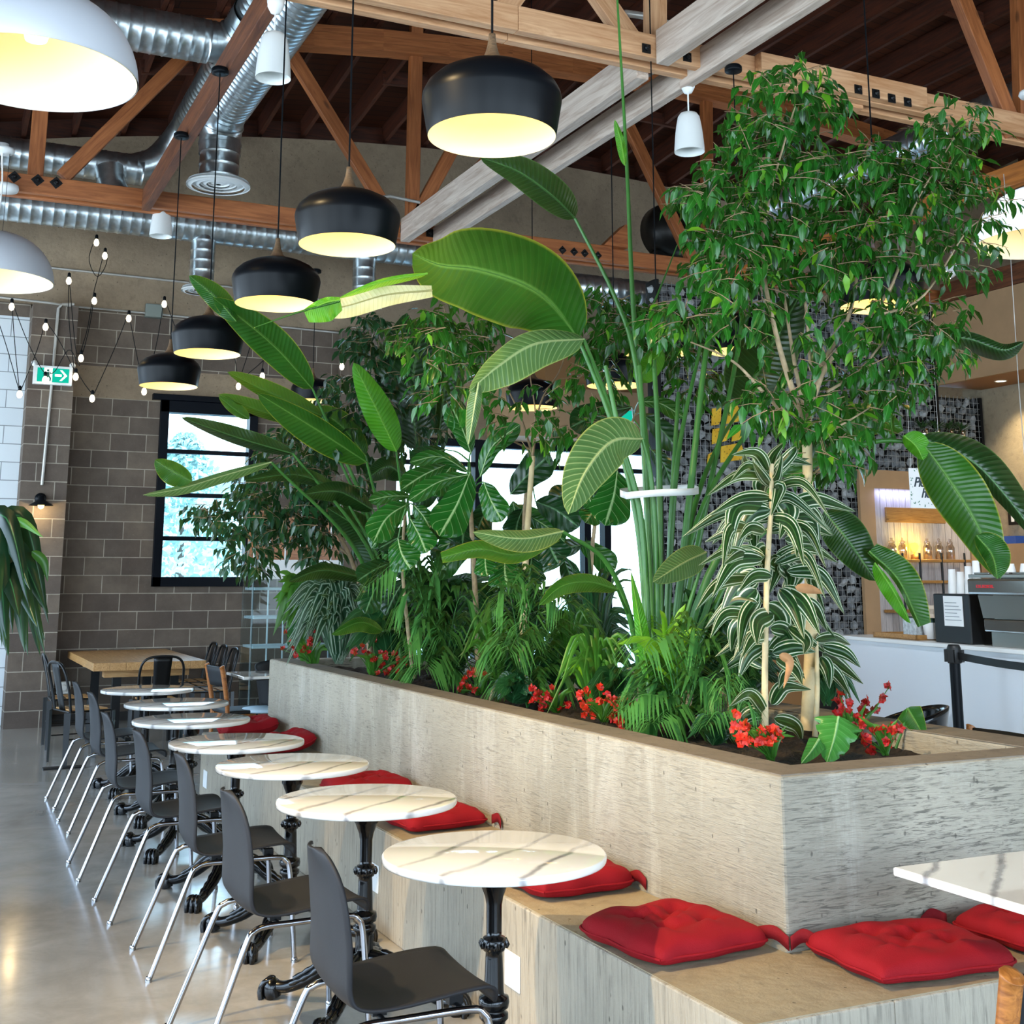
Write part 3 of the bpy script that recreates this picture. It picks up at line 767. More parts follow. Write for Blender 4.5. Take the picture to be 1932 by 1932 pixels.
def wood_chair(label, loc, rz):
    t = thing('wooden_chair', label, 'chair', (0, 0, 0))
    for s in (-1, 1):
        MB().tube(spline([(-.235, s*.2, 0), (-.21, s*.2, .2), (-.2, s*.205, .44), (-.225, s*.21, .62), (-.26, s*.21, .80), (-.27, s*.21, .83)], 20), [.014]+[.018+.006*(i/20) for i in range(17)]+[.026, .024, .012], 12).build('leg', HONEY, t)
        MB().tube([(.19, s*.19, 0), (.185, s*.185, .43)], [.013, .018], 12).build('leg', HONEY, t)
        MB().box((-.2, s*.185-.011, .38), (.19, s*.185+.011, .425)).build('seat_rail', HONEY, t, .004)
    MB().box((-.21, -.215, .425), (.215, .215, .455)).build('seat', NAVY, t, .012)
    m = MB(); m.grid(lambda u, v: Vector((-.225-.04*v-.03*(1-(u*2-1)**2), (u*2-1)*.2, .66+.16*v)), 12, 4); m.build('backrest', NAVY, t, solid=.02)
    MB().tube([(.185, -.18, .2), (.185, .18, .2)], .009, 8).build('stretcher', HONEY, t)
    t.location = loc; t.rotation_euler = (0, 0, rz); return t
wc = wood_chair('honey wooden chair back corner cut off by the picture edge, at the square table', (2.505, 2.515, 0), PI/2)
p = onZ(1906, 1834, .83); wc.location = (p.x+.21, p.y+.262, 0)
dup(wc, (2.66, 11.15, 0), 'wooden chair with dark seat tucked in at the far square table', rz=.1)
dup(wc, (4.66, 4.75, 0), 'wooden chair tip showing over the planter rim in front of the bar', rz=PI)
m = MB()
def tub(label, loc, rz, mat):
    t = thing('tub_chair', label, 'chair', (0, 0, 0))
    m = MB()
    def P(u, v):
        a = (u-.5)*2*2.2
        r = .25+.06*v
        h = .42 + v*(.36*math.cos(a*.42)**1.2 + .02)
        return Vector((-r*math.cos(a)*.95, r*math.sin(a), h))
    m.grid(P, 40, 10); m.build('backrest', mat, t, solid=.016)
    m = MB(); m.lathe([(.0005, .445), (.2, .45), (.245, .44), (.25, .42), (.2, .4), (.0005, .4)], (0, 0, 0), 32); m.build('seat', mat, t)
    for k in range(4):
        a = PI/4+k*PI/2; MB().tube([(.15*math.cos(a), .15*math.sin(a), .41), (.25*math.cos(a), .25*math.sin(a), 0)], [.016, .011], 10).build('leg', CHROME, t)
    t.location = loc; t.rotation_euler = (0, 0, rz); return t
GLOSSB = plain('gloss_black_shell', '#0b0d10', .15)
p = onZ(1716, 1345, .76)
tub('glossy black tub chair behind the planter corner, in front of the white bar', (p.x, p.y+.1, 0), PI*.8, GLOSSB)
p = onZ(490, 1246, .80)
tub('black tub chair behind the small square table at the far planter end', (p.x+.2, p.y-.3, 0), -1.2, NAVY)
p = onZ(478, 1338, .45)
t = thing('low_stool', 'pale blue round stool top beside the far planter end', 'stool', (p.x+.1, p.y, 0))
MB().lathe([(.001, .46), (.19, .46), (.2, .45), (.2, .43), (.001, .43)], (p.x+.1, p.y, 0), 32).build('seat', plain('pale_blue_vinyl', '#b5cfde', .5), t)
for k in range(4):
    a = PI/4+k*PI/2; MB().tube([(p.x+.1+.13*math.cos(a), p.y+.13*math.sin(a), .43), (p.x+.1+.18*math.cos(a), p.y+.18*math.sin(a), 0)], .012, 8).build('leg', STEEL, t)

# communal wood table ------------------------------------------------------
BUTCH = wood('butcher_block', '#cfa36b', '#a2733c', .4, 2.2, knots=False)
t = thing('communal_table', 'long chunky wooden communal table end-on to the block wall', 'table', (2.12, 13.7, 0))
for i in range(7): beam('top_board', (1.585+.1515*i+.0757, 12.66, .735), (1.585+.1515*i+.0757, 14.9, .735), .15, .075, BUTCH, t, bevel=.003)
MB().box((1.72, 12.9, .62), (2.53, 13.05, .697)).build('apron', BUTCH, t); MB().box((1.72, 14.5, .62), (2.53, 14.65, .697)).build('apron', BUTCH, t)
for x in (1.85, 2.4):
    for y in (12.98, 14.58): MB().box((x-.04, y-.04, 0), (x+.04, y+.04, .62)).build('leg', STEEL, t)
GUN = plain('gunmetal', '#2b2c2d', .3, .8)
def metal_chair(label, loc, rz):
    t = thing('metal_chair', label, 'chair', (0, 0, 0), 'gunmetal café chairs round the wooden table')
    m = MB(); m.tube(spline([(-.17, -.19, .44), (-.2, -.2, .62), (-.24, -.19, .77), (-.26, -.13, .84), (-.265, 0, .855), (-.26, .13, .84), (-.24, .19, .77), (-.2, .2, .62), (-.17, .19, .44)], 40), .012, 8); m.build('back_frame', GUN, t)
    m = MB(); m.grid(lambda u, v: Vector((-.175-.09*v, (u-.5)*(.13+.04*v), .45+.40*v)), 4, 8); m.build('back_splat', GUN, t, solid=.004)
    MB().box((-.19, -.19, .435), (.19, .19, .45)).build('seat', GUN, t, .012)
    for i in range(3): MB().box((-.17+.12*i, -.17, .451), (-.08+.12*i, .17, .462)).build('seat_slat', BUTCH, t, .003)
    for sx, sy in ((-1, -1), (-1, 1), (1, -1), (1, 1)):
        MB().prism([(-.02, 0), (.02, 0), (.03, .44), (-.03, .44)], .006, Matrix.Translation((sx*.2, sy*.2, 0)) @ Matrix.Rotation(math.atan2(sy, sx)+PI/2, 4, 'Z') @ Matrix.Rotation(PI/2, 4, 'X') @ Matrix.Shear('XZ', 4, (0, 0))).build('leg', GUN, t)
    m = MB()
    for s in (-1, 1): m.tube([(-.19, s*.19, .22), (.19, s*.19, .22)], .006, 6)
    m.build('brace', GUN, t)
    t.location = loc; t.rotation_euler = (0, 0, rz); return t
mc = metal_chair('gunmetal café chair at the near end of the wooden table, its back towards the room', (2.13, 12.35, 0), PI/2)
for (x, y, rz), l in zip(((2.78, 13.15, PI), (2.8, 13.75, PI), (2.82, 14.35, PI), (1.42, 12.9, 0), (1.40, 11.75, .25)), (
        'gunmetal café chair on the window side of the wooden table, nearest of three', 'gunmetal café chair on the window side of the wooden table, middle of three', 'gunmetal café chair on the window side of the wooden table, closest to the wall',
        'gunmetal café chair on the pilaster side of the wooden table', 'gunmetal café chair with wooden slat seat standing just before the wooden table')):
    dup(mc, (x, y, 0), l, rz=rz)

# display shelves near the small window ----------------------------------------
t = thing('display_case', 'clear display case with white shelves below the small window edge', 'display case', (3.7, 13.0, 0))
DX0, DX1, DY = 3.05, 3.5, 12.2
a = onY(476, 1100, 12.2); DX0 = a.x
for yy in (1220, 1165, 1111):
    z = onY(500, yy, 12.2).z
    for k in range(2): MB().box((DX0+.0+k*.42, 12.1, z-.012), (DX0+.38+k*.42, 12.5, z+.012)).build('shelf', WHITE, t, .002)
z1, z0 = onY(500, 1056, 12.2).z, onY(500, 1093, 12.2).z
MB().box((DX0+.03, 12.1, z0), (DX0+.86, 12.5, z1)).build('header', WHITE, t, .004)
CLEAR = glass_mat('display_glass', '#e4eef0', .0)
MB().box((DX0-.02, 12.08, 0), (DX0-.01, 12.52, z1)).build('glass_side', CLEAR, t); MB().box((DX0+.87, 12.08, 0), (DX0+.88, 12.52, z1)).build('glass_side', CLEAR, t)
MB().box((DX0-.02, 12.07, 0), (DX0+.88, 12.078, z0)).build('glass_front', CLEAR, t)
MB().box((DX0-.02, 12.08, 0), (DX0+.88, 12.5, .1)).build('base', WHITE, t)
t2 = thing('slat_screen', 'orange-brown wooden slat screen with white uprights above the display case', 'screen', (DX0+.4, 12.6, 0))
MB().box((DX0+.05, 12.62, z1), (DX0+1.0, 12.66, z1+.5)).build('panel', HONEY, t2)
for k in range(6): MB().box((DX0+.1+k*.16, 12.6, 0), (DX0+.112+k*.16, 12.62, z1+.5)).build('upright', WHITE, t2)

# ================================================================ LAMPS
SHADE = plain('matt_black_shade', '#090c10', .34, 0, **{'Specular IOR Level': .13})
LINING = plain('warm_white_lining', '#f3e6c0', .5)
NECK = wood('lamp_neck_wood', '#7a6046', '#4a3828', .45, 6, knots=False)
BULB = emit('warm_bulb', '#ffd070', 5)
def lamp_light(parent, loc, power, r=.04, col=(1, .77, .30)):
    l = bpy.data.lights.new('bulb_light', 'POINT'); l.energy = power; l.shadow_soft_size = r; l.color = col
    o = bpy.data.objects.new('bulb_light', l); COL.objects.link(o); o.parent = parent; o.location = loc; return o
def pendant(label, loc, ztop, canopy=True, lean=0):
    t = thing('pendant_lamp', label, 'pendant lamp', (0, 0, 0), 'black dome pendant lamps')
    out = [(.2175, 0), (.219, .004), (.2285, .06), (.2375, .115), (.239, .13), (.235, .15), (.222, .176), (.19, .207), (.14, .233), (.09, .249), (.06, .256)]
    m = MB(); m.lathe(out + [(.056, .258)], (0, 0, 0), 64); m.build('shade', SHADE, t)
    inn = [(.2172, .0), (.214, .004), (.224, .06), (.233, .118), (.231, .145), (.217, .17), (.185, .2), (.135, .226), (.06, .245), (.001, .247)]
    m = MB(); m.lathe(inn, (0, 0, 0), 64); m.build('lining', LINING, t)
    m = MB(); m.lathe([(.062, .2555), (.048, .262), (.034, .277), (.023, .302), (.016, .33), (.0125, .355), (.012, .37), (.004, .372)], (0, 0, 0), 24); m.build('neck', NECK, t)
    m = MB(); m.lathe([(.001, .09), (.03, .096), (.042, .12), (.04, .15), (.022, .18), (.018, .2)], (0, 0, 0), 20); m.build('bulb', BULB, t)
    m = MB(); m.lathe([(.018, .2), (.02, .245)], (0, 0, 0), 16); m.build('socket', WHITE, t)
    h = ztop-loc[2]
    MB().tube([(0, 0, .37), (lean, 0, h)], .0045, 8).build('cord', BLACK, t)
    if canopy:
        m = MB(); m.lathe([(.004, h-.045), (.03, h-.045), (.058, h-.042), (.06, h-.035), (.06, h-.012), (.05, h), (.001, h)], (lean, 0, 0), 28); m.build('canopy', BLACK, t)
    lamp_light(t, (0, 0, .06), PEND_W, .05)
    t.location = loc; return t
PD = [(1.65, 3.66, 3.041), (1.65, 5.251, 3.051), (1.65, 6.508, 3.03), (1.65, 8.291, 3.045), (1.65, 9.721, 3.024)]
PLB = ['largest black pendant lamp, hanging above the nearest tables', 'second black pendant lamp of the row, just above the dry leaf', 'third black pendant lamp of the row, in front of the block wall', 'fourth black pendant lamp of the row, hung from the brown beam', 'lowest black pendant lamp of the row, nearest the exit sign']
for (x, y, z), l, zt in zip(PD, PLB, (roof(1.65)+.35, roof(1.65)+.35, roof(1.65)+.35, 5.08, 5.08)): pendant(l, (x, y, z), zt)
p = onY(589, 757, 13.3); pendant('distant black pendant lamp half behind the left leaves, before the rear wall', p, 5.0)
for (x, y), l in (((1662, 578), 'black pendant lamp behind the weeping fig branches, before the bar'), ((1402, 664), 'black pendant lamp behind the green stems, before the stone wall'), ((1240, 667), 'black pendant lamp mostly hidden behind the centre leaves'),
                  ((1160, 728), 'black pendant lamp over the far side of the planter, before the entrance soffit'), ((1005, 770), 'farthest black pendant lamp behind the planter, before the tan soffit')):
    q = onZ(x, y, 3.04); pendant(l, q, 5.05 if x == 1402 else roof(q.x)+.35)
DOME = plain('pale_dome_enamel', '#c9ced6', .4)
DLIN = plain('dome_lining', '#f5e9c8', .5)
def dome(label, loc, ztop):
    t = thing('dome_lamp', label, 'pendant lamp', (0, 0, 0), 'large white dome lamps')
    n = 22
    prof = [(.475*math.sin(PI/2*(1-i/n))**.92 if i < n else .03, .41*math.sin(PI/2*i/n)) for i in range(n+1)]
    m = MB(); m.lathe(prof, (0, 0, 0), 80); m.build('shade', DOME, t)
    m = MB(); m.lathe([(max(.001, r-.006), max(0, z-.006)) for r, z in prof[:-1]]+[(.001, .4)], (0, 0, 0), 80); m.build('lining', DLIN, t)
    m = MB(); m.lathe([(.001, .16), (.05, .175), (.06, .21), (.045, .25), (.025, .28), (.02, .4)], (0, 0, 0), 20); m.build('bulb', BULB, t)
    h = ztop-loc[2]
    MB().tube(spline([(0, 0, .41), (.02, 0, .41+(h-.41)*.5), (0, 0, h-.05)], 10), .007, 8).build('cord', WHITE, t)
    for k in range(3):
        a = k*2*PI/3; MB().tube([(.05*math.cos(a), .05*math.sin(a), .41), (.06*math.cos(a), .06*math.sin(a), h-.05)], .002, 5).build('suspension_wire', STEEL, t)
    m = MB(); m.lathe([(.001, h-.06), (.09, h-.055), (.1, h-.04), (.095, h-.02), (.05, h-.01), (.05, h+.02), (.001, h+.02)], (0, 0, 0), 32); m.build('canopy', WHITE, t)
    lamp_light(t, (0, 0, .13), DOME_W, .08)
    t.location = loc; return t
dome('huge white dome lamp in the top corner beside the metal duct', onZ(63, 142, 3.9), roof(.3)+.3)
dome('white dome lamp further back, beside the string lights', onZ(-15, 530, 3.95), 5.1)
dome('white dome lamp behind the weeping fig, cut by the picture edge', onZ(1972, 458, 3.9), 5.05)
PORC = plain('white_porcelain', '#e3e6e4', .35)
def small_pendant(label, loc, ztop, top_z=None):
    t = thing('small_pendant', label, 'pendant lamp', (0, 0, 0), 'small white tapered pendant lamps')
    m = MB(); m.lathe([(.108, 0), (.107, .03), (.1, .12), (.09, .2), (.078, .262), (.062, .288), (.03, .295), (.006, .296)], (0, 0, 0), 40)
    m.lathe([(.108, 0), (.103, .003), (.1, .06), (.092, .15), (.07, .26), (.001, .275)], (0, 0, 0), 40); m.build('shade', PORC, t)
    h = ztop-loc[2]
    MB().tube([(0, 0, .296), (0, 0, h-.08)], .006, 8).build('rod', WHITE, t)
    m = MB(); m.lathe([(.008, h-.1), (.03, h-.09), (.05, h-.05), (.056, h), (.001, h)], (0, 0, 0), 28); m.build('canopy', WHITE, t)
    t.location = loc; return t
def sp(label, x, y, Y, ztop): small_pendant(label, onY(x, y, Y), ztop)
sp('small white tapered pendant hanging in front of the slanting metal duct', 515, 148, 7.15, 5.11)
sp('small white tapered pendant under the orange truss chord, before the ribbed duct', 303, 446, 12.25, 5.11)
sp('small white tapered pendant under the near truss, left of the weeping fig', 1301, 287, 7.15, 5.11)
sp('small white tapered pendant whose cup shows above the huge green leaf', 895, 500, 12.25, 5.11)
p = onY(10, 352, 11.9); 
tag(MB().lathe([(.001, -.05), (.11, -.045), (.12, -.02), (.115, .01), (.06, .03), (.001, .035)], p, 32).build('ceiling_rose', WHITE), 'white round lamp canopy on the rear truss at the picture edge', 'ceiling rose')

# wall sconce ------------------------------------------------------------
p = onY(78, 946, 14.45)
t = thing('wall_sconce', 'black barn wall sconce lit on the block pilaster', 'wall lamp', p)
m = MB(); m.lathe([(.13, -.045), (.125, -.04), (.06, .0), (.035, .02), (.035, .06), (.001, .065)], p, 32); m.build('shade', BLACK, t)
m = MB(); m.lathe([(.06, 0), (.06, .02), (.001, .03)], (p.x, 14.6, p.z+.04), 24, True, Matrix.Rotation(PI/2, 4, 'X')).tube([(p.x, 14.59, p.z+.04), (p.x, p.y, p.z+.05)], .012, 8); m.build('wall_mount', BLACK, t)
m = MB(); m.lathe([(.001, -.085), (.028, -.07), (.034, -.045), (.02, -.015), (.015, .01)], p, 16); m.build('bulb', BULB, t)
lamp_light(t, (0, 0, -.09), 3, .03, (1, .74, .36))

# string lights --------------------------------------------------------------
t = thing('string_lights', 'festoon string lights zigzagging over the block wall', 'string lights', onY(150, 600, 14.45))
SB = emit('festoon_bulb', '#fff0cf', 3)
B = [(182, 456), (198, 481), (130, 528), (178, 566), (22, 577), (86, 615), (243, 599), (310, 572), (153, 674), (143, 709), (85, 715), (37, 742), (174, 750), (495, 708), (450, 727), (272, 737), (355, 700), (645, 690)]
def cab(pts): return [onY(x, y, 14.44) for x, y in pts]
m = MB()
for pts in ([(182, 445), (172, 470), (168, 490), (175, 512), (186, 522), (200, 500), (203, 478)], [(198, 470), (185, 520), (176, 556), (165, 620), (152, 664)], [(130, 516), (136, 590), (143, 660), (150, 668)], [(130, 518), (130, 600), (140, 700)],
            [(178, 556), (170, 610), (157, 664)], [(22, 567), (28, 650), (36, 732)], [(22, 567), (50, 640), (76, 692), (86, 705)], [(86, 605), (70, 660), (40, 735)], [(86, 606), (110, 640), (140, 698)], [(143, 698), (160, 725), (173, 742)],
            [(243, 590), (215, 660), (178, 742)], [(243, 590), (256, 660), (270, 728)], [(310, 562), (295, 650), (274, 728)], [(310, 562), (335, 630), (354, 690)], [(420, 600), (395, 640), (357, 690)], [(480, 620), (470, 660), (452, 716)], [(420, 600), (440, 660), (449, 716)],
            [(510, 620), (500, 660), (495, 695)], [(150, 690), (130, 660), (104, 700), (88, 706)], [(520, 620), (505, 670), (453, 718)], [(-20, 560), (8, 640), (35, 733)]):
    m.tube(spline(cab(pts), 14), .0045, 5, False)
m.build('cable', BLACK, t)
for x, y in B:
    p = onY(x, y, 14.44)
    m = MB(); m.lathe([(.001, -.055), (.02, -.046), (.03, -.02), (.027, .004), (.014, .03)], p, 14); b = m.build('bulb', SB, t)
    m = MB(); m.lathe([(.015, .028), (.019, .035), (.017, .075), (.006, .085)], p, 10); m.build('socket', BLACK, b)

# exit sign ------------------------------------------------------------------
a = onY(66, 690, 14.5); b = onY(133, 728, 14.5); 
p0 = onY(100, 708, 14.5)
t = thing('exit_sign', 'green and white exit sign with running figure and arrow', 'sign', p0)
hw, hh = .205, .105
y = 14.5
def flat(name, polys, mat, yy, parent):
    m = MB()
    for q in polys: m.prism(q, .004, Matrix.Translation((p0.x, yy, p0.z)) @ Matrix.Rotation(PI/2, 4, 'X'))
    return m.build(name, mat, parent)
MB().box((p0.x-hw, y, p0.z-hh), (p0.x+hw, y+.06, p0.z+hh)).build('housing', WHITE, t, .005)
SGN = emit('sign_green', '#10a58b', .75); SWH = emit('sign_white', '#f2fbf6', .95)
flat('green_panel', [[(-.165, -.078), (.168, -.078), (.168, .078), (-.165, .078)]], SGN, y, t)
flat('white_panel', [[(-.095, -.078), (-.008, -.078), (-.008, .078), (-.095, .078)]], SWH, y-.005, t)
flat('arrow', [[(.02, -.012), (.09, -.012), (.09, .012), (.02, .012)], [(.07, .06), (.095, .06), (.15, 0), (.095, -.06), (.07, -.06), (.12, 0)]], SWH, y-.005, t)
DKG = plain('sign_dark', '#0d5f50', .5)
flat('running_figure', [[(-.055+.013*math.cos(k*PI/5), .05+.013*math.sin(k*PI/5)) for k in range(10)], [(-.075, .03), (-.045, .035), (-.035, -.005), (-.06, -.01)], [(-.045, .03), (-.02, .012), (-.015, .018), (-.04, .038)], [(-.07, .03), (-.1, .005), (-.108, .012), (-.078, .036)],
                        [(-.058, -.008), (-.038, -.008), (-.018, -.035), (-.022, -.07), (-.035, -.07), (-.035, -.04)], [(-.06, -.005), (-.045, -.012), (-.07, -.05), (-.105, -.055), (-.108, -.042), (-.08, -.038)]], DKG, y-.01, t)
MB().tube([(p0.x, y+.05, p0.z+hh), (p0.x, y+.06, p0.z+hh+.2)], .01, 6).build('bracket', CONDUIT, t)
for s in (-1, 1): MB().lathe([(.001, -.02), (.03, -.015), (.034, .01), (.001, .02)], (p0.x+s*.2, y+.03, p0.z+hh+.02), 16, True, Matrix.Rotation(PI/2, 4, 'X')).build('spot', WHITE, t)
# ================================================================ PLANTS
def leaf_mat(name, dark, light, ribs=0, slant=2.0, ribcol=None, midcol=None, gloss=.32, trans=.25, ribw=.12, edge=None, stripes=None, ribmix=.5, isl=.25, bump=.35):
    t = NT(name); uv = t.uv(); sp = t.n('SeparateXYZ', {0: uv}); u, v = sp.outputs[0], sp.outputs[1]
    s = t.math('MULTIPLY', t.math('ABSOLUTE', t.math('SUBTRACT', u, .5)), 2.0)
    o = t.obj()
    n = t.noise(o, 7, 4)
    rnd = t.n('NewGeometry').outputs['Random Per Island']
    f = t.math('ADD', t.math('MULTIPLY', n, .6), t.math('MULTIPLY', rnd, isl*1.6), clamp=True)
    c = t.ramp(f, [(.2, lin(dark)), (.75, lin(light))])
    h = n
    if stripes:
        c2 = t.ramp(s, stripes, 'LINEAR'); c = t.mix(.9, c, c2)
    if ribs:
        ph = t.math('FRACT', t.math('SUBTRACT', t.math('MULTIPLY', v, float(ribs)), t.math('MULTIPLY', s, slant)))
        tri = t.math('ABSOLUTE', t.math('SUBTRACT', ph, .5))          # .5 at rib line
        line = t.ramp(tri, [(.5-ribw, (0, 0, 0, 1)), (.5, (1, 1, 1, 1))])
        if ribcol: c = t.mix(t.math('MULTIPLY', line, ribmix), c, lin(ribcol))
        h = t.math('MULTIPLY', tri, 1.0)
    if midcol:
        ml = t.ramp(s, [(.03, (1, 1, 1, 1)), (.085, (0, 0, 0, 1))])
        c = t.mix(t.math('MULTIPLY', ml, .8), c, lin(midcol))
    if edge:
        el = t.ramp(s, [(.93, (0, 0, 0, 1)), (.99, (1, 1, 1, 1))])
        c = t.mix(t.math('MULTIPLY', el, .8), c, lin(edge))
    nm = t.bump(h, bump, .01)
    b = t.n('BsdfPrincipled', {'Base Color': c, 'Roughness': gloss, 'Normal': nm, 'Specular IOR Level': .45})
    tr = t.n('BsdfTranslucent', {'Color': t.mix(.35, c, (.55, .8, .1, 1), 'MIX'), 'Normal': nm})
    mx = t.n('MixShader', {0: trans, 1: b.outputs[0], 2: tr.outputs[0]})
    t.t.links.new(mx.outputs[0], t.out.inputs[0])
    return t.m
SD = leaf_mat('strelitzia_dark', '#08200c', '#153b16', 26, 2.2, '#4f7a48', '#58854a', .3, .15, ribw=.1, ribmix=.3, edge='#53753a')
SM = leaf_mat('strelitzia_mid', '#133f10', '#27651a', 28, 2.4, '#4f8a35', '#6c9c45', .33, .3, ribw=.1, ribmix=.25, edge='#a9a836')
SB = leaf_mat('strelitzia_backlit_bright', '#2f7d12', '#55a81f', 24, 2.2, '#a5d85a', '#8cc84a', .38, .4, ribw=.1, ribmix=.25)  # backlight mixed into the leaf colour; young shoots share it
SP = leaf_mat('strelitzia_pale', '#2b5230', '#557a48', 22, 2.3, '#b4c98c', '#c9d596', .36, .3, ribw=.12, ribmix=.6, edge='#b8c06a')
SY = leaf_mat('strelitzia_dry', '#c9b878', '#e9e2bf', 30, .8, '#a89a62', '#b8ac70', .5, .35, ribw=.14, ribmix=.35)
STALK = leaf_mat('strelitzia_stalk', '#173f17', '#3f7330', gloss=.35, trans=0, isl=.5)
FD = leaf_mat('fiddle_leaf', '#0b3512', '#1d5f1f', 7, 1.7, '#a9cf86', '#b5d695', .22, .12, ribw=.045, ribmix=.55, bump=.8, isl=.4)
FDK = leaf_mat('fiddle_leaf_dark', '#082212', '#12401f', 7, 1.7, '#5f8f62', '#6d9a6a', .25, .1, ribw=.04, ribmix=.4, bump=.8)
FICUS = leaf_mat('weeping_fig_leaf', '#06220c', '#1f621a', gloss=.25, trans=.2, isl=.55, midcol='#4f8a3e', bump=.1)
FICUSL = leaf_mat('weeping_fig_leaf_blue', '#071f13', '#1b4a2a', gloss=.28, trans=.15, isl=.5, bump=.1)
FICUSY = leaf_mat('weeping_fig_young', '#3f8f1a', '#86c22c', gloss=.35, trans=.4, bump=.1)
DRAC = leaf_mat('striped_dracaena', '#234a25', '#30602d', gloss=.33, trans=.18, stripes=[(.0, lin('#3f6a38')), (.1, lin('#0f2a14')), (.44, lin('#14361a')), (.50, lin('#1b3f20')), (.54, lin('#e2e6cb')), (.63, lin('#e2e6cb')), (.68, lin('#2a5632')), (.90, lin('#214a27')), (.95, lin('#dfe4c4'))], bump=.1)
PALM = leaf_mat('palm_leaflet', '#1a4720', '#55934a', gloss=.35, trans=.25, isl=.5, bump=.1)
PALMB = leaf_mat('palm_leaflet_bright', '#3f8f2a', '#86c63c', gloss=.38, trans=.35, isl=.5, bump=.1)
DARKL = leaf_mat('low_dark_leaf', '#0b2713', '#20502a', 9, 1.6, '#3f6f44', '#4f7f50', .3, .15, ribw=.08, ribmix=.3, isl=.4)
SILV = leaf_mat('silver_striped_leaf', '#1f3b2a', '#3d5f45', gloss=.33, trans=.15, stripes=[(0, lin('#1b3a26')), (.4, lin('#24492f')), (.55, lin('#b8c8b0')), (.75, lin('#4d6f55')), (1, lin('#1f3f2a'))], bump=.1)
STRAP = leaf_mat('strap_leaf', '#143d15', '#467f2a', gloss=.36, trans=.25, isl=.5, bump=.1)
STRAPB = leaf_mat('strap_leaf_bright', '#469018', '#92cc34', gloss=.38, trans=.35, isl=.5, bump=.1)
CORN = leaf_mat('corn_plant_leaf', '#051610', '#123420', gloss=.3, trans=.15, isl=.5, midcol='#2f6a3c', bump=.1)
MONST = leaf_mat('monstera_leaf', '#2a6a2c', '#4b9440', 7, 1.3, '#8fc07a', '#a5d08f', .3, .25, ribw=.05, ribmix=.4)
BARK = plain('pale_bark', '#a58f70', .85, noise=.3, nscale=25, bump=.5, bscale=40)
BARKP = plain('cream_bark', '#c9b48a', .8, noise=.18, nscale=14, bump=.3, bscale=30)
TWIG = plain('tan_twig', '#8f7658', .85, noise=.25, nscale=30)
DTWIG = plain('dark_twig', '#4b3a32', .85)
RP = random.Random(21)

def PROFILE(kind, v):
    if kind == 'strel': return max(0, math.sin(PI*min(1, v**.82)))**.62
    if kind == 'fiddle': return max(0, math.sin(PI*v**1.35))**.62*(.82+.18*math.cos(6.5*v))
    if kind == 'lance': return max(0, math.sin(PI*v**.62))**.85
    if kind == 'strap': return min(1, (v*9)**.5)*(1-v**3)**.8 if v < 1 else 0
    if kind == 'heart': return (max(0, 1-v)**.55)*min(1, (v*5+.25))
    if kind == 'flag': return .55+.45*math.sin(PI*v)
    return math.sin(PI*v)
def blade(m, P3, wl, wr, dl=0, dr=0, kind='strel', nv=22, ns=4, wav=0, camera_side=None, ph=0, nw=9, lobes=0):
    """leaf blade over the 3-D midrib P3; wl/wr half widths in metres; dl/dr lift of each side away from the eye line (m)"""
    C = spline(P3, nv); vs = []; uv = []
    for j in range(nv+1):
        v = j/nv; c = C[j]
        tg = (C[min(j+1, nv)]-C[max(j-1, 0)]).normalized()
        d = camera_side.normalized() if camera_side is not None else (c-EY).normalized()
        side = tg.cross(d)
        side = side.normalized() if side.length > 1e-6 else Vector((1, 0, 0))
        d2 = side.cross(tg).normalized()*-1 if False else d
        w = PROFILE(kind, v)
        for i in range(-ns, ns+1):
            s = i/ns; a = abs(s)
            hw = (wl if s < 0 else wr)*w
            if lobes and a > .45: hw *= 1-.16*max(0, math.sin(v*lobes*PI*2+1))**3*(a-.45)/.55*1.6
            dd = (dl if s < 0 else dr)*w
            sg = 1 if s < 0 else -1
            off = dd*a**1.6 + wav*math.sin(v*nw*2+ph+(2 if s < 0 else 0))*a*a*w
            vs.append(c + side*(hw*a*sg) + d*off); uv.append(((s+1)/2, v))
    n = 2*ns+1
    fs = [(j*n+i, j*n+i+1, (j+1)*n+i+1, (j+1)*n+i) for j in range(nv) for i in range(n-1)]
    m.add(vs, fs, uv, True)
def scale_at(p): return (p-EY).dot(FW)/F
def pxpath(px, Y0, Y1):
    n = len(px)
    return [onY(x, y, Y0+(Y1-Y0)*i/(n-1)) for i, (x, y) in enumerate(px)]
def bigleaf(parent, px, Y0, Y1, wl, wr, dl, dr, mat, kind='strel', wav=.012, nv=26, name='leaf', rib=.005, ns=5, lobes=0):
    P3 = pxpath(px, Y0, Y1); k = scale_at(P3[len(P3)//2])
    if kind == 'strel': dl, dr = dl*1.7, dr*1.5
    m = MB(); blade(m, P3, wl*k, wr*k, dl, dr, kind, nv, ns, wav, ph=RP.uniform(0, 6), lobes=lobes)
    if rib:
        c = spline(P3, 16); b = len(m.v); m.tube([p+(EY-p).normalized()*rib*.3 for p in c], [rib*(1-.75*i/16) for i in range(17)], 6, False)
        for q in range(len(m.u)-96, len(m.u)): m.u[q] = [(.5, a[1]) for a in m.u[q]]
    return m.build(name, mat, parent)
def stalk(parent, px, Y0, Y1, r0, r1, mat=None, name='stalk', n=20, seg=8):
    P3 = pxpath(px, Y0, Y1)
    return MB().tube(spline(P3, n), [r0+(r1-r0)*i/n for i in range(n+1)], seg).build(name, mat or STALK, parent)

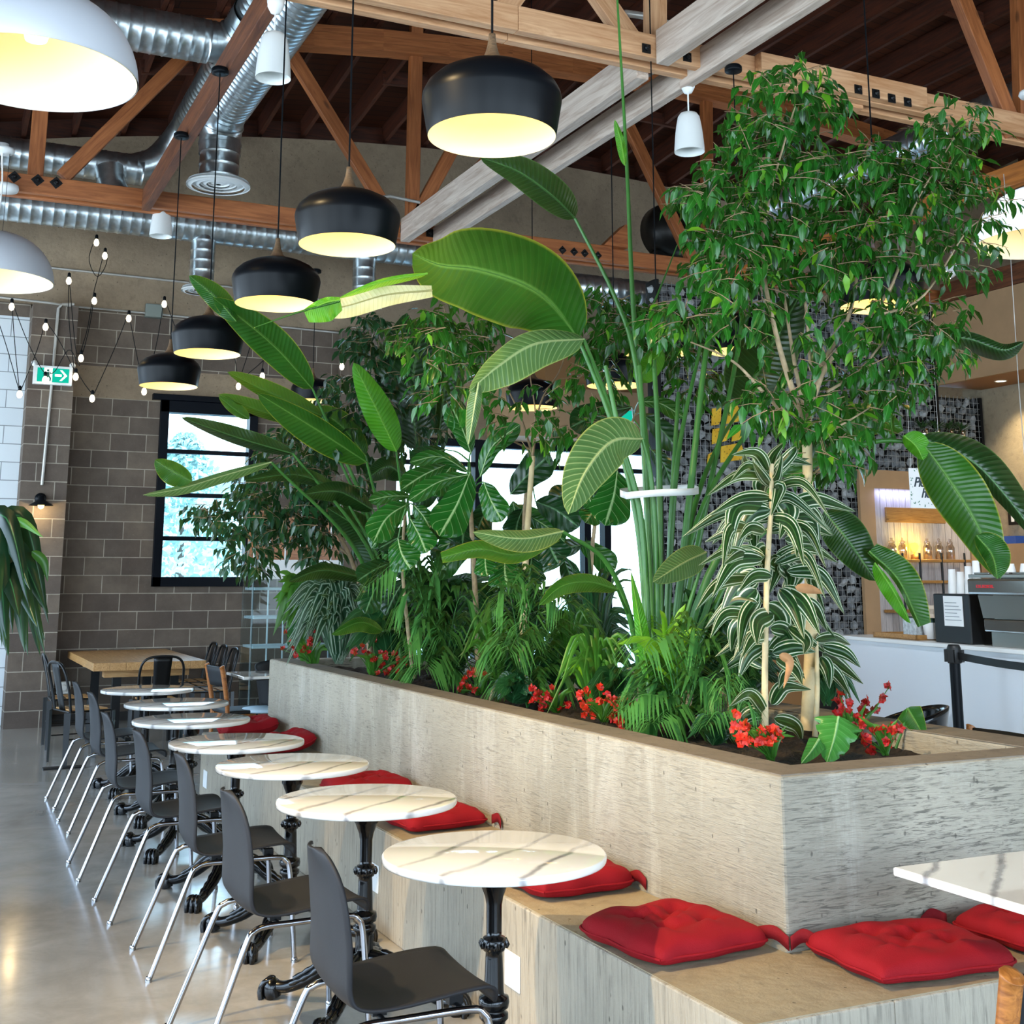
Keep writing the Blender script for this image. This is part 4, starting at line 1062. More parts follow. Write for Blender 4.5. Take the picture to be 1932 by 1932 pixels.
# ---------------------------------------------------------------- strelitzia, main clump
t = thing('bird_of_paradise', 'tallest bird of paradise clump, green stems tied with a white band', 'plant', (3.3, 5.35, .88))
K = [([(1092, 640), (1040, 572), (985, 535), (900, 508), (830, 500), (778, 478)], 5.25, 4.9, 92, 84, .06, -.10, SM, 'strel'),
     ([(1085, 412), (1045, 372), (980, 325), (905, 296)], 5.5, 5.2, 30, 36, -.03, .06, SD, 'strel'),
     ([(1102, 640), (1010, 648), (940, 690), (885, 738)], 5.2, 5.0, 52, 26, .03, -.07, SP, 'strel'),
     ([(903, 722), (895, 770), (884, 838)], 5.0, 4.98, 12, 15, .02, .04, SP, 'strel'),
     ([(1212, 828), (1155, 833), (1105, 890), (1072, 970)], 5.0, 4.75, 48, 50, .05, .06, SP, 'strel'),
     ([(1062, 1003), (985, 1016), (892, 1004)], 5.1, 4.85, 26, 16, -.05, .08, SP, 'strel'), ([(1052, 1012), (975, 1046), (905, 1036), (833, 1052)], 5.08, 4.84, 18, 18, .04, .06, SM, 'flag'),
     ([(1165, 1112), (1110, 1098), (1060, 1106), (1017, 1142)], 5.1, 4.85, 20, 16, .05, .04, SM, 'strel'),
     ([(1332, 1042), (1290, 1062), (1232, 1098)], 4.9, 4.75, 30, 27, .03, .03, SP, 'strel'),
     ([(815, 548), (730, 556), (650, 578), (600, 582)], 4.95, 4.8, 24, 18, .03, .02, SY, 'flag'),
     ([(642, 566), (612, 572), (574, 590)], 4.8, 4.78, 36, 10, .01, .01, SB, 'flag'),
     ([(806, 516), (720, 532), (640, 562)], 4.92, 4.82, 10, 6, .03, .0, SB, 'strel'),
     ([(1398, 770), (1440, 680), (1512, 552)], 5.9, 5.9, 62, 62, .06, .08, SD, 'strel'),
     ([(1179, 312), (1172, 268), (1160, 226)], 5.2, 5.15, 10, 7, .01, .01, SB, 'strel'),
     ([(1735, 640), (1820, 638), (1890, 660), (1932, 645)], 4.75, 4.6, 14, 24, .03, .06, SD, 'strel'),
     ([(1742, 838), (1790, 905), (1840, 985), (1888, 1092)], 4.5, 4.3, 54, 50, .04, .05, SM, 'strel'),
     ([(1735, 826), (1830, 868), (1900, 940), (1975, 1040)], 4.55, 4.4, 40, 20, .10, .02, SD, 'strel'),
     ([(1705, 822), (1728, 842), (1742, 868)], 4.5, 4.5, 26, 16, .02, .02, SB, 'strel'),
     ([(1555, 965), (1600, 1020), (1652, 1096)], 4.75, 4.6, 42, 38, .05, .04, SD, 'strel'), ([(1640, 1040), (1695, 1095), (1736, 1182)], 4.6, 4.5, 38, 8, .05, .01, SM, 'flag'), ([(1842, 1010), (1872, 1048), (1882, 1092)], 4.32, 4.28, 34, 18, .04, .02, SM, 'strel'),
     ([(1650, 1062), (1685, 1115), (1718, 1176)], 4.5, 4.44, 6, 20, .0, .01, SB, 'strel'),
     ([(1470, 900), (1560, 820), (1640, 790), (1705, 812)], 5.1, 4.9, 34, 40, .05, .05, SM, 'strel'),
     ([(1226, 1300), (1208, 1180), (1190, 1076)], 5.0, 4.95, 12, 15, .02, .02, SB, 'lance'),
     ([(1250, 660), (1215, 700), (1200, 720)], 5.6, 5.6, 26, 20, .03, .03, SB, 'strel'),
     ([(990, 640), (1040, 655), (1090, 640)], 5.6, 5.6, 26, 22, .03, .03, SD, 'strel')]
for px, y0, y1, wl, wr, dl, dr, mt, kd in K: bigleaf(t, px, y0, y1, wl, wr, dl, dr, mt, kd)
ST = [([(1232, 1360), (1205, 1000), (1155, 800), (1092, 640)], .02, .009), ([(1240, 1360), (1232, 1000), (1200, 690), (1160, 560), (1085, 412)], .02, .008), ([(1236, 1360), (1200, 960), (1150, 770), (1102, 640)], .02, .008),
      ([(1240, 1360), (1238, 1050), (1228, 900), (1212, 828)], .018, .008), ([(1218, 1360), (1195, 1190), (1145, 1062), (1062, 1003)], .02, .008), ([(1215, 1360), (1200, 1210), (1165, 1112)], .014, .006), ([(1252, 1360), (1290, 1180), (1332, 1042)], .016, .007),
      ([(1250, 1360), (1300, 1000), (1350, 850), (1398, 770)], .02, .009), ([(1238, 1360), (1222, 900), (1196, 600), (1182, 300), (1163, -30)], .022, .006), ([(1240, 1360), (1218, 900), (1206, 690)], .02, .012), ([(1245, 1360), (1244, 900), (1234, 680)], .02, .012),
      ([(1250, 1360), (1268, 950), (1280, 740)], .02, .01), ([(1255, 1360), (1300, 950), (1330, 680), (1350, 590)], .022, .01), ([(1252, 1360), (1275, 900), (1322, 650)], .018, .009), ([(1256, 1360), (1318, 1020), (1385, 700), (1405, 550)], .02, .01),
      ([(1255, 1360), (1335, 1090), (1440, 940), (1572, 862), (1660, 832), (1742, 838)], .022, .009), ([(1260, 1360), (1380, 1080), (1480, 980), (1562, 985)], .018, .008), ([(1205, 640), (1245, 545), (1278, 462)], .008, .003), ([(640, 568), (560, 590), (480, 618)], .006, .002),
      ([(1260, 1360), (1310, 1000), (1420, 800), (1480, 720)], .018, .009), ([(1228, 1360), (1212, 1000), (1172, 830), (1142, 690)], .018, .01), ([(1256, 1360), (1400, 1000), (1600, 760), (1735, 640)], .016, .007)]
for i, (px, r0, r1) in enumerate(ST):
    yy = 5.0+.035*(i*7 % 20)
    if px[0][0] < 700: stalk(t, px, 4.8, 4.75, r0, r1, SM)
    else:
        ye = [k for k in K if math.hypot(k[0][0][0]-px[-1][0], k[0][0][1]-px[-1][1]) < 6]
        stalk(t, px, yy, ye[0][1] if ye else yy+.1, r0, r1)
band = [onY(1182, 935, 4.93), onY(1240, 930, 4.90), onY(1300, 928, 4.93), onY(1318, 925, 5.2), onY(1300, 920, 5.75), onY(1235, 922, 5.85), onY(1180, 926, 5.75), onY(1170, 930, 5.3), onY(1182, 935, 4.93)]
m = MB(); q = spline(band, 40); vs = []
for p in q: vs += [p+Vector((0, 0, -.016)), p+Vector((0, 0, .016))]
m.add(vs, [(2*i, 2*i+1, 2*i+3, 2*i+2) for i in range(40)], None, True); m.build('tie_band', WHITE, t, solid=.002)

# ---------------------------------------------------------------- strelitzia, far clump
t = thing('bird_of_paradise', 'dark bird of paradise fanning out before the small black window, far planter end', 'plant', (3.25, 8.4, .88))
Lf = [([(590, 734), (530, 665), (470, 612), (402, 562)], 8.1, 7.8, 34, 34, .05, -.08, SM), ([(446, 606), (405, 560), (357, 520)], 7.85, 7.8, 20, 24, .03, .05, SM), ([(608, 785), (510, 742), (429, 702)], 8.3, 8.0, 14, 22, .04, .04, SM),
      ([(612, 806), (500, 778), (412, 744)], 8.35, 8.1, 12, 20, .04, .04, SM), ([(692, 872), (590, 805), (486, 742)], 8.0, 7.8, 36, 22, .05, -.06, SM), ([(553, 856), (450, 826), (342, 788)], 8.1, 7.9, 14, 20, .08, .0, SD),
      ([(512, 872), (430, 895), (340, 922), (270, 934)], 7.9, 7.7, 14, 8, .03, .02, SP), ([(362, 908), (325, 888), (292, 868)], 7.75, 7.7, 26, 18, .02, .04, SM), ([(642, 926), (560, 896), (462, 906)], 8.2, 7.95, 14, 15, .04, .03, SD),
      ([(704, 962), (640, 928), (572, 932)], 8.2, 8.0, 22, 20, .04, .04, SD), ([(748, 852), (712, 775), (667, 684)], 8.0, 7.9, 28, 30, .04, .03, SB), ([(786, 850), (778, 720), (806, 590)], 8.7, 8.7, 44, 48, .1, .05, SD),
      ([(756, 830), (742, 700), (768, 590)], 8.9, 8.9, 34, 40, .06, .05, SD), ([(828, 820), (842, 700), (852, 600)], 8.8, 8.8, 36, 36, .06, .05, SD), ([(692, 1092), (610, 1076), (545, 1097)], 8.2, 7.9, 16, 14, .05, .05, SD),
      ([(722, 1190), (680, 1174), (626, 1197)], 7.9, 7.8, 18, 10, .03, .04, SM), ([(722, 1110), (690, 1012), (618, 958)], 8.3, 8.2, 28, 30, .05, .06, SD), ([(765, 900), (730, 880), (690, 905)], 8.3, 8.2, 26, 20, .04, .04, SD), ([(470, 790), (440, 770), (413, 748)], 8.2, 8.1, 10, 14, .02, .02, SM),
      ([(690, 860), (640, 800), (585, 770)], 8.5, 8.4, 22, 26, .04, .04, SM)]
for px, y0, y1, wl, wr, dl, dr, mt in Lf:
    bigleaf(t, px, y0, y1, wl, wr, dl, dr, mt, 'strel')
    b = px[0]
    if b[0] > 500: stalk(t, [(762+RP.uniform(-20, 20), 1300), ((b[0]*.35+770*.65)+RP.uniform(-12, 12), b[1]*.45+1200*.55), b], 8.3+RP.uniform(-.2, .2), y0, .02, .008)

# ---------------------------------------------------------------- fiddle-leaf fig
t = thing('fiddle_leaf_fig', 'fiddle-leaf fig with broad glossy veined leaves in the planter middle', 'plant', (3.2, 7.1, .88))
def z5(*pts): return [(640+x*.3364, 640+y*.3364) for x, y in pts]
FS = 1.3
FL = [((735, 745), (660, 930), (560, 1105), 112, 7.0, FD), ((810, 800), (850, 900), (915, 1022), 78, 6.9, FD), ((730, 750), (570, 660), (395, 690), 42, 7.1, FD), ((720, 760), (560, 800), (388, 905), 52, 7.0, FD), ((740, 640), (690, 500), (625, 365), 75, 7.1, FD),
      ((790, 770), (860, 600), (1015, 478), 62, 6.9, FD), ((960, 870), (1060, 760), (1185, 645), 95, 7.0, FDK), ((1100, 910), (1220, 960), (1345, 1055), 95, 7.0, FDK), ((1560, 740), (1540, 880), (1490, 1045), 118, 6.4, FD), ((1640, 380), (1450, 420), (1295, 495), 85, 6.6, FDK),
      ((400, 880), (290, 880), (165, 905), 40, 7.3, FD), ((390, 920), (270, 1000), (190, 1140), 85, 7.2, FD), ((420, 930), (470, 990), (510, 1060), 60, 7.2, FD), ((400, 1010), (450, 1100), (490, 1200), 85, 7.1, FD), ((330, 1120), (350, 1200), (400, 1290), 95, 7.1, FD),
      ((820, 1190), (820, 1260), (830, 1330), 70, 6.9, FD), ((930, 1230), (930, 1310), (945, 1390), 105, 6.9, FD), ((1080, 1220), (1070, 1300), (1065, 1375), 95, 6.9, FDK), ((1150, 1100), (1190, 1180), (1230, 1260), 105, 6.9, FDK), ((720, 960), (700, 1060), (690, 1150), 100, 7.3, FDK),
      ((1700, 420), (1800, 500), (1905, 620), 70, 6.8, FDK), ((1680, 350), (1800, 360), (1935, 440), 48, 6.6, FD), ((860, 900), (800, 1010), (760, 1120), 80, 7.4, FDK), ((1400, 880), (1420, 960), (1380, 1030), 70, 6.7, FD), ((600, 620), (480, 640), (400, 690), 50, 7.3, FDK), ((1030, 950), (1000, 1030), (990, 1100), 80, 7.3, FDK), ((1750, 620), (1820, 700), (1870, 830), 60, 6.9, FDK)]
for a, b, c, hw, Y, mt in FL:
    bigleaf(t, z5(a, b, c), Y, Y-.12, hw*.3364*FS, hw*.3364*FS, .03, .035, mt, 'fiddle', .014, 20, rib=.004)
for i in range(34):
    x, y = RP.choice([(870, 900), (890, 1010), (1000, 960), (1150, 900), (760, 960), (960, 1080), (1090, 1060), (740, 1060)]); x += RP.uniform(-40, 40); y += RP.uniform(-40, 40); a = RP.uniform(.1, 3.0)
    l = RP.uniform(70, 110); bigleaf(t, [(x, y), (x+math.cos(a)*l*.5, y+math.sin(a)*l*.42), (x+math.cos(a)*l, y+math.sin(a)*l)], 7.35, 7.3+RP.uniform(-.1, .2), 30, 30, .03, .03, RP.choice((FD, FDK, FDK)), 'fiddle', .014, 14, rib=0)
for px, r0, r1, Y in (([(905, 1330), (898, 1150), (890, 1000), (885, 880)], .022, .012, 7.2), ([(985, 1330), (988, 1120), (990, 960), (1000, 880)], .02, .01, 7.1), ([(1120, 1300), (1115, 1080), (1130, 950), (1160, 870), (1200, 780)], .016, .008, 6.9), ([(780, 1280), (760, 1080), (765, 950)], .014, .008, 7.3)):
    stalk(t, px, Y, Y, r0, r1, BARK, 'trunk')
for a, b, c, hw, Y, mt in FL:
    q = z5(a)[0]; best = min(((890, 930), (1000, 900), (1165, 880), (765, 960), (1000, 1000), (885, 870), (895, 1020), (1195, 790)), key=lambda p: math.hypot(p[0]-q[0], p[1]-q[1]))
    stalk(t, [best, ((best[0]+q[0])/2, (best[1]+q[1])/2-6), q], 7.1, Y, .006, .004, STALK, 'leaf_stalk', 6, 6)

# ---------------------------------------------------------------- small-leaved figs
def figleaf(m, p, d, L, W, up):
    s = d.cross(up); s = s.normalized() if s.length > 1e-4 else d.orthogonal().normalized()
    n = s.cross(d).normalized()
    q = lambda a, b, c: p + d*(L*a) + s*(W*b) + n*(L*c)
    vs = [p, q(.32, -.5, .05), q(.34, 0, -.02), q(.32, .5, .05), q(.68, -.36, .01), q(.7, 0, -.05), q(.68, .36, .01), q(1.05, 0, -.16)]
    uv = [(.5, 0), (0, .3), (.5, .3), (1, .3), (0, .7), (.5, .7), (1, .7), (.5, 1)]
    m.add(vs, [(0, 2, 1), (0, 3, 2), (1, 2, 5, 4), (2, 3, 6, 5), (4, 5, 7), (5, 6, 7)], uv, True)
def foliage(parent, clusters, Yc, dY, mats, L=.085, W=.036, twig=None, name='foliage', rnd=RP, young=.03, dens=2.2):
    mm = [MB() for _ in mats]; tw = MB()
    for x, y, rx, ry, n in clusters:
        n = int(n*dens); k = 0
        while k < n:
            # a sprig: a short twig carrying drooping leaves
            a, r = rnd.uniform(0, 2*PI), rnd.random()**.5
            px, py = x+rx*r*math.cos(a), y+ry*r*math.sin(a)
            Y = Yc + rnd.gauss(0, dY)
            p = onY(px, py, Y)
            out = Vector((math.cos(a)+rnd.uniform(-.6, .6), rnd.uniform(-1, 1), -.3*math.sin(a)+rnd.uniform(-.5, .25))).normalized()
            nl = rnd.randint(3, 6); ln = .05+.035*nl/2
            if twig: tw.tube([p, p+out*ln*.5+Vector((0, 0, .006)), p+out*ln], [.0025, .002, .001], 4, False)
            for j in range(nl):
                b = p + out*(ln*(j+.5)/nl)
                d = (out*.4 + Vector((rnd.uniform(-.7, .7), rnd.uniform(-.7, .7), rnd.uniform(-1.5, -.05)))).normalized()
                up = Vector((rnd.uniform(-.5, .5), rnd.uniform(-.9, .1), 1)).normalized()
                s = rnd.uniform(.75, 1.2)
                mi = (len(mats)-1) if rnd.random() < young else 0
                figleaf(mm[mi], b, d, L*s, W*s*rnd.uniform(.85, 1.15), up)
                k += 1
    for q, mt in zip(mm, mats):
        if q.v: q.build(name, mt, parent)['kind'] = 'stuff'
    if twig: tw.build('twigs', twig, parent)['kind'] = 'stuff'
t = thing('weeping_fig', 'tallest weeping fig with pale trunk and dense bright green crown, nearest the bar', 'tree', (3.58, 4.6, .88))
TR = [([(1522, 1378), (1530, 1200), (1527, 1020), (1524, 900), (1522, 800)], .030, .022, 4.6, 4.6), ([(1522, 810), (1490, 720), (1462, 620), (1440, 500), (1450, 380), (1500, 200)], .016, .004, 4.6, 4.5), ([(1524, 800), (1500, 690), (1480, 560), (1470, 470)], .012, .004, 4.6, 4.8),
      ([(1524, 800), (1545, 700), (1600, 600), (1620, 480), (1612, 360)], .016, .004, 4.6, 4.6), ([(1524, 790), (1560, 690), (1640, 600), (1690, 520), (1720, 400), (1800, 260)], .014, .003, 4.6, 4.4), ([(1515, 820), (1440, 740), (1380, 680), (1290, 640)], .011, .003, 4.6, 4.7), ([(1530, 700), (1520, 580), (1500, 450), (1510, 300)], .009, .003, 4.6, 4.6),
      ([(1640, 600), (1740, 560), (1830, 430), (1900, 400)], .007, .002, 4.5, 4.3), ([(1560, 740), (1620, 700), (1690, 620), (1750, 590)], .008, .002, 4.6, 4.5), ([(1545, 820), (1590, 800), (1640, 770)], .008, .003, 4.6, 4.55), ([(1450, 400), (1400, 380), (1350, 420)], .006, .002, 4.5, 4.5), ([(1525, 900), (1560, 880), (1590, 895)], .006, .003, 4.6, 4.5)]
for i, (px, r0, r1, ya, yb) in enumerate(TR): stalk(t, px, ya, yb, r0, r1, BARKP if i == 0 else BARK, 'trunk' if i == 0 else 'branch', 26, 9)
CL = [(1505, 148, 46, 26, 60), (1545, 185, 46, 34, 60), (1470, 195, 50, 36, 70), (1440, 250, 58, 36, 90), (1500, 262, 44, 36, 70), (1400, 310, 58, 40, 110), (1475, 325, 52, 40, 80), (1370, 375, 66, 44, 150), (1450, 385, 56, 40, 90), (1380, 445, 64, 46, 150), (1460, 450, 52, 44, 90), (1370, 510, 48, 42, 90), (1430, 530, 50, 40, 60),
      (1600, 320, 56, 40, 130), (1655, 290, 30, 26, 40), (1610, 390, 62, 44, 140), (1560, 440, 52, 44, 90), (1630, 450, 60, 46, 100), (1720, 310, 52, 34, 90), (1760, 350, 80, 34, 150), (1808, 215, 30, 30, 46), (1800, 270, 46, 36, 80), (1720, 390, 50, 36, 60), (1850, 380, 54, 34, 40), (1830, 430, 56, 34, 36), (1770, 440, 50, 34, 40), (1800, 490, 60, 26, 34), (1530, 500, 60, 36, 60), (1610, 510, 60, 34, 50),
      (1690, 500, 50, 34, 40), (1390, 590, 40, 36, 40), (1290, 600, 40, 36, 70), (1730, 600, 76, 34, 130), (1780, 640, 50, 34, 70), (1680, 650, 56, 46, 110), (1690, 720, 46, 36, 60), (1620, 740, 52, 40, 80), (1600, 800, 46, 36, 60), (1455, 745, 36, 30, 56), (1545, 820, 44, 44, 90), (1560, 690, 50, 36, 30), (1490, 640, 50, 50, 24), (1470, 760, 46, 30, 40), (1640, 590, 50, 34, 40), (1580, 880, 34, 30, 24)]
foliage(t, CL, 4.55, .2, [FICUS, FICUSY], .078, .034, TWIG, young=.06, dens=1.75)
t = thing('weeping_fig', 'mid weeping fig whose twigs show between the great leaf and the tall stems', 'tree', (3.4, 6.6, .88))
for px, r0, r1, y in (([(985, 1310), (988, 1150), (995, 1000), (1005, 860)], .026, .016, 6.9), ([(1005, 860), (980, 780), (940, 700), (900, 620)], .008, .002, 6.9), ([(1005, 860), (1020, 760), (1060, 690), (1075, 600)], .008, .002, 6.8), ([(1005, 860), (1010, 780), (1000, 700), (1010, 640)], .006, .002, 6.7), ([(1005, 850), (950, 820), (905, 760), (860, 680)], .007, .002, 6.9), ([(1030, 760), (1110, 700), (1200, 640), (1290, 600)], .006, .002, 6.5)):
    stalk(t, px, y, y-.05, r0, r1, BARKP if r0 > .02 else TWIG, 'trunk' if r0 > .02 else 'branch', 18, 7)
foliage(t, [(1140, 598, 52, 42, 110), (1215, 615, 62, 46, 150), (1285, 630, 46, 50, 110), (1310, 715, 36, 36, 36), (1118, 715, 30, 50, 44), (860, 610, 46, 50, 110), (800, 640, 40, 50, 60), (850, 720, 46, 46, 70), (1000, 780, 70, 56, 50), (1080, 800, 50, 26, 60), (940, 660, 40, 40, 40), (1170, 660, 60, 30, 60)], 6.3, .3, [FICUS, FICUSY], .08, .034, TWIG)
t = thing('weeping_fig', 'far weeping fig with bluish green sprays hanging before the small window', 'tree', (3.3, 9.2, .88))
for px, r0, r1 in (([(700, 1262), (690, 1150), (660, 1050), (620, 980)], .024, .012), ([(660, 1050), (600, 1000), (540, 970), (470, 960)], .009, .003), ([(620, 980), (600, 900), (570, 840)], .009, .003), ([(640, 1010), (660, 900), (690, 780), (700, 650)], .01, .003), ([(640, 1010), (560, 1000), (500, 1030)], .006, .002)):
    stalk(t, px, 8.9, 8.9, r0, r1, BARK, 'trunk' if r0 > .02 else 'branch', 18, 7)
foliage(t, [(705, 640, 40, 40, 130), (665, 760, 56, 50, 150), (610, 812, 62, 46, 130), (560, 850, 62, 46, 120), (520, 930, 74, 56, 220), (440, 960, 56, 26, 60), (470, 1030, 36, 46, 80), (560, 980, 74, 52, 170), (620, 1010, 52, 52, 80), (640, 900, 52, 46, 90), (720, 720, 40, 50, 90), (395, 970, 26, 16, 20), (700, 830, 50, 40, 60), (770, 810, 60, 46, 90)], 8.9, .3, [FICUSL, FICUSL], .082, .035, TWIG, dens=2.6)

# ---------------------------------------------------------------- striped dracaena
t = thing('striped_dracaena', 'white-striped dracaena with arching ribbon leaves on a bare cane, planter corner', 'plant', (3.2, 4.35, .88))
stem = [(1444, 1400), (1443, 1280), (1447, 1090), (1455, 950), (1456, 875)]
stalk(t, stem, 4.35, 4.35, .015, .009, BARKP, 'cane', 24, 9)
def ribbon(m, b, mid, tip, Y0, Y1, hw, dl=.012, dr=.012, kind='lance', nv=14, ns=3):
    P3 = pxpath([b, mid, tip], Y0, Y1); k = scale_at(P3[1]); P3[1].y = P3[1].y
    blade(m, P3, hw*k, hw*k, dl, dr, kind, nv, ns, .0)
Q = random.Random(5)
sc_ = spline([Vector((x, y, 0)) for x, y in stem], 100)
DL = """500 740 530 650 600 568 24;500 740 430 640 290 648 26;500 750 440 690 408 612 22;490 770 330 765 150 880 24;520 770 610 680 745 705 26;520 760 630 640 655 600 24;470 790 455 830 472 905 34;
520 890 350 895 165 990 28;520 905 380 890 150 1010 28;500 940 320 950 275 1210 40;510 955 390 1000 290 1255 36;560 900 615 970 560 1125 44;600 950 770 900 992 968 34;600 960 740 960 832 1085 26;620 1000 740 1010 782 1192 30;530 1000 330 1010 178 1155 30;600 1060 740 1050 862 1104 30;590 1120 700 1125 795 1155 28;
500 1180 470 1210 492 1335 40;540 1210 730 1170 892 1255 26;480 1220 330 1205 188 1375 30;470 1230 310 1250 180 1455 34;560 1260 650 1310 560 1460 46;560 1250 625 1330 602 1450 34;600 1300 790 1320 927 1545 30;440 1340 330 1400 213 1605 44;430 1400 355 1500 350 1725 48;480 1490 565 1570 580 1705 46;560 1400 640 1500 702 1685 36;620 1480 750 1500 832 1640 30;440 1480 300 1480 140 1625 32;400 1560 315 1630 290 1755 34;
500 1740 650 1655 832 1765 30;520 1760 650 1730 765 1755 34;470 1720 390 1770 330 1905 32;510 1620 600 1640 640 1760 32;460 1640 380 1680 300 1800 30;760 1690 870 1678 962 1716 26;800 1720 930 1760 1017 1842 28;800 1760 905 1830 1032 1935 28;790 1780 830 1850 842 1965 28;770 1800 880 1880 962 2005 26;700 1880 600 1880 556 1965 28;
515 2050 590 1950 740 1965 30;500 2095 380 2110 290 2245 30;530 2125 650 2170 690 2260 30;480 1080 400 1060 330 1130 26;560 1010 650 1090 660 1230 30;520 1330 420 1330 330 1420 28;590 1210 700 1260 735 1400 28"""
for i, r in enumerate(DL.replace('\n', '').split(';')):
    x0, y0, x1, y1, x2, y2, hw = [float(q) for q in r.split()]
    c = lambda x, y: (1282+x*.3364, 640+y*.3364)
    yb = 4.35 if x0 < 690 else 4.5
    m = MB(); ribbon(m, c(x0, y0), c(x1, y1), c(x2, y2), yb+Q.uniform(-.02, .02), yb+Q.choice((-1, 1))*Q.uniform(.05, .24), hw*.3364*1.45, .025, .02, 'lance', 18, 4); m.build('leaf', DRAC, t)
    if i < 44 and x0 < 690:
        mx = lambda x: 1010-x+Q.uniform(-25, 25); m = MB(); y1 += Q.uniform(-40, 20); y2 += Q.uniform(-60, 60); oy = Q.uniform(30, 90)
        ribbon(m, c(1010-x0, y0+oy), c(mx(x1), y1+oy), c(mx(x2), y2+oy), yb+.03, yb+Q.choice((-1, 1))*Q.uniform(.1, .3), hw*.3364*1.25, .02, .025, 'lance', 16, 3); m.build('leaf', DRAC, t)
stalk(t, [(1538, 1390), (1542, 1300), (1540, 1210)], 4.5, 4.5, .013, .009, BARKP, 'cane', 10, 8)
m = MB(); ribbon(m, (1470, 1235), (1490, 1250), (1478, 1300), 4.2, 4.18, 9); DEAD = plain('dead_leaf', '#a9794d', .8, noise=.3); m.build('dead_leaf', DEAD, t)
m = MB(); ribbon(m, (1500, 1108), (1530, 1112), (1556, 1120), 4.2, 4.2, 9); m.build('dead_leaf', DEAD, t)

# ---------------------------------------------------------------- palms
def frond(parent, px, Y0, Y1, L, n, mat, droop=.5):
    P3 = pxpath(px, Y0, Y1); C = spline(P3, n); m = MB()
    m.tube(C, [.005-.004*i/n for i in range(n+1)], 5, False)
    for j in range(int(n*.22), n+1):
        tg = (C[min(j+1, n)]-C[max(j-1, 0)]).normalized(); sd = tg.cross(Vector((0, 0, 1))); sd = sd.normalized() if sd.length > .05 else Vector((1, 0, 0))
        l = L*math.sin(PI*(.18+.8*j/n))**.6
        for s in (-1, 1):
            d = (sd*s*.8+tg*.75+Vector((0, 0, RP.uniform(-.35, .1)))).normalized(); w = l*.045
            nn = d.cross(Vector((0, 0, 1))).normalized()*w
            a = C[j]; b = a+d*l*.5+Vector((0, 0, .04*l)); c = a+d*l+Vector((0, 0, -droop*l))
            m.add([a, b-nn, b+nn, c], [(0, 2, 1), (1, 2, 3)], [(.5, 0), (0, .5), (1, .5), (.5, 1)], True)
    return m.build('frond', mat, parent)
def palm(label, base, tips, Y, L, mat, n=22, droop=.45):
    p = onY(*base, Y)
    t = thing('parlour_palm', label, 'palm', (p.x, Y, .88))
    for i, (x, y) in enumerate(tips):
        frond(t, [base, (base[0]*.55+x*.45+RP.uniform(-6, 6), min(base[1], y)*.5+y*.5-20-.12*abs(x-base[0])), (x, y)], Y, Y+RP.uniform(-.3, .25), L, n, mat, droop)
palm('dark feathery palm spilling over the planter rim between red flowers', (835, 1300), [(690, 1105), (745, 1150), (765, 1215), (800, 1262), (865, 1262), (905, 1160), (935, 1205), (820, 1105), (720, 1075), (780, 1180), (840, 1200), (885, 1290), (930, 1265), (760, 1275)], 7.3, .3, PALM)
palm('fine-leaved palm in front of the tall pale trunk, planter middle', (995, 1335), [(930, 1150), (965, 1120), (1012, 1130), (1060, 1150), (1095, 1220), (1125, 1175), (905, 1245), (1040, 1235), (960, 1230), (1010, 1270), (930, 1300), (1070, 1290), (985, 1190)], 6.3, .25, PALM)
palm('pale drooping palm beside the striped dracaena, over the planter rim', (1285, 1375), [(1180, 1300), (1205, 1235), (1262, 1225), (1330, 1215), (1385, 1255), (1410, 1335), (1230, 1365), (1335, 1370), (1290, 1290), (1160, 1345), (1190, 1385), (1265, 1395), (1310, 1330), (1235, 1290), (1370, 1310), (1210, 1330)], 4.85, .24, PALM)
palm('tiny palm tuft in the planter under the striped dracaena', (1385, 1395), [(1340, 1320), (1370, 1300), (1405, 1310), (1430, 1350), (1330, 1370)], 4.4, .12, PALM, 14)

# ---------------------------------------------------------------- tufts and low plants
def tuft(label, base, Y, n, ln, spread, hw, mat, name='strap_leaf_plant', cat='plant', seed=1, droop=.4, kind='strap', up=1.0):
    q = random.Random(seed); p = onY(*base, Y)
    t = thing(name, label, cat, (p.x, Y, .88)); m = MB()
    for k in range(n):
        a = q.uniform(0, 2*PI); l = ln*q.uniform(.6, 1.1); dx = math.cos(a)*spread*q.uniform(.3, 1.1)
        tip = (base[0]+dx, base[1]-l*up+abs(dx)*droop+l*droop*q.uniform(0, .7)); mid = (base[0]+dx*.45, base[1]-l*.72*up)
        b = (base[0]+q.uniform(-8, 8), base[1]+q.uniform(-4, 4))
        ribbon(m, b, mid, tip, Y, Y+math.sin(a)*spread*.0022, hw*q.uniform(.7, 1.2), .006, .006, kind, 10, 2)
    m.build('leaves', mat, t); return t
tuft('bright lime strap-leaved plant at the foot of the tall green stems', (1262, 1330), 4.95, 34, 190, 95, 8, STRAPB, seed=2, droop=.3)
tuft('spiky thin-leaved plant before the bright doorway, planter middle', (1075, 1290), 6.4, 46, 170, 90, 3.6, STRAP, seed=3, droop=.5)
tuft('grassy arching plant leaning over the planter behind the red flowers', (1125, 1345), 5.6, 50, 190, 100, 4.5, STRAP, seed=4, droop=.75)
tuft('long strappy plant left of the pale thin trunk', (935, 1310), 6.9, 40, 190, 80, 4, STRAP, seed=5, droop=.6)
tuft('dark thin-leaved plant below the fiddle-leaf fig', (860, 1290), 7.7, 34, 150, 90, 5, DARKL, seed=6, droop=.5)
tuft('dense dark shrub with silver-striped leaves at the far planter end', (640, 1250), 8.9, 170, 190, 100, 10, SILV, 'low_shrub', 'shrub', 7, .75, 'lance')
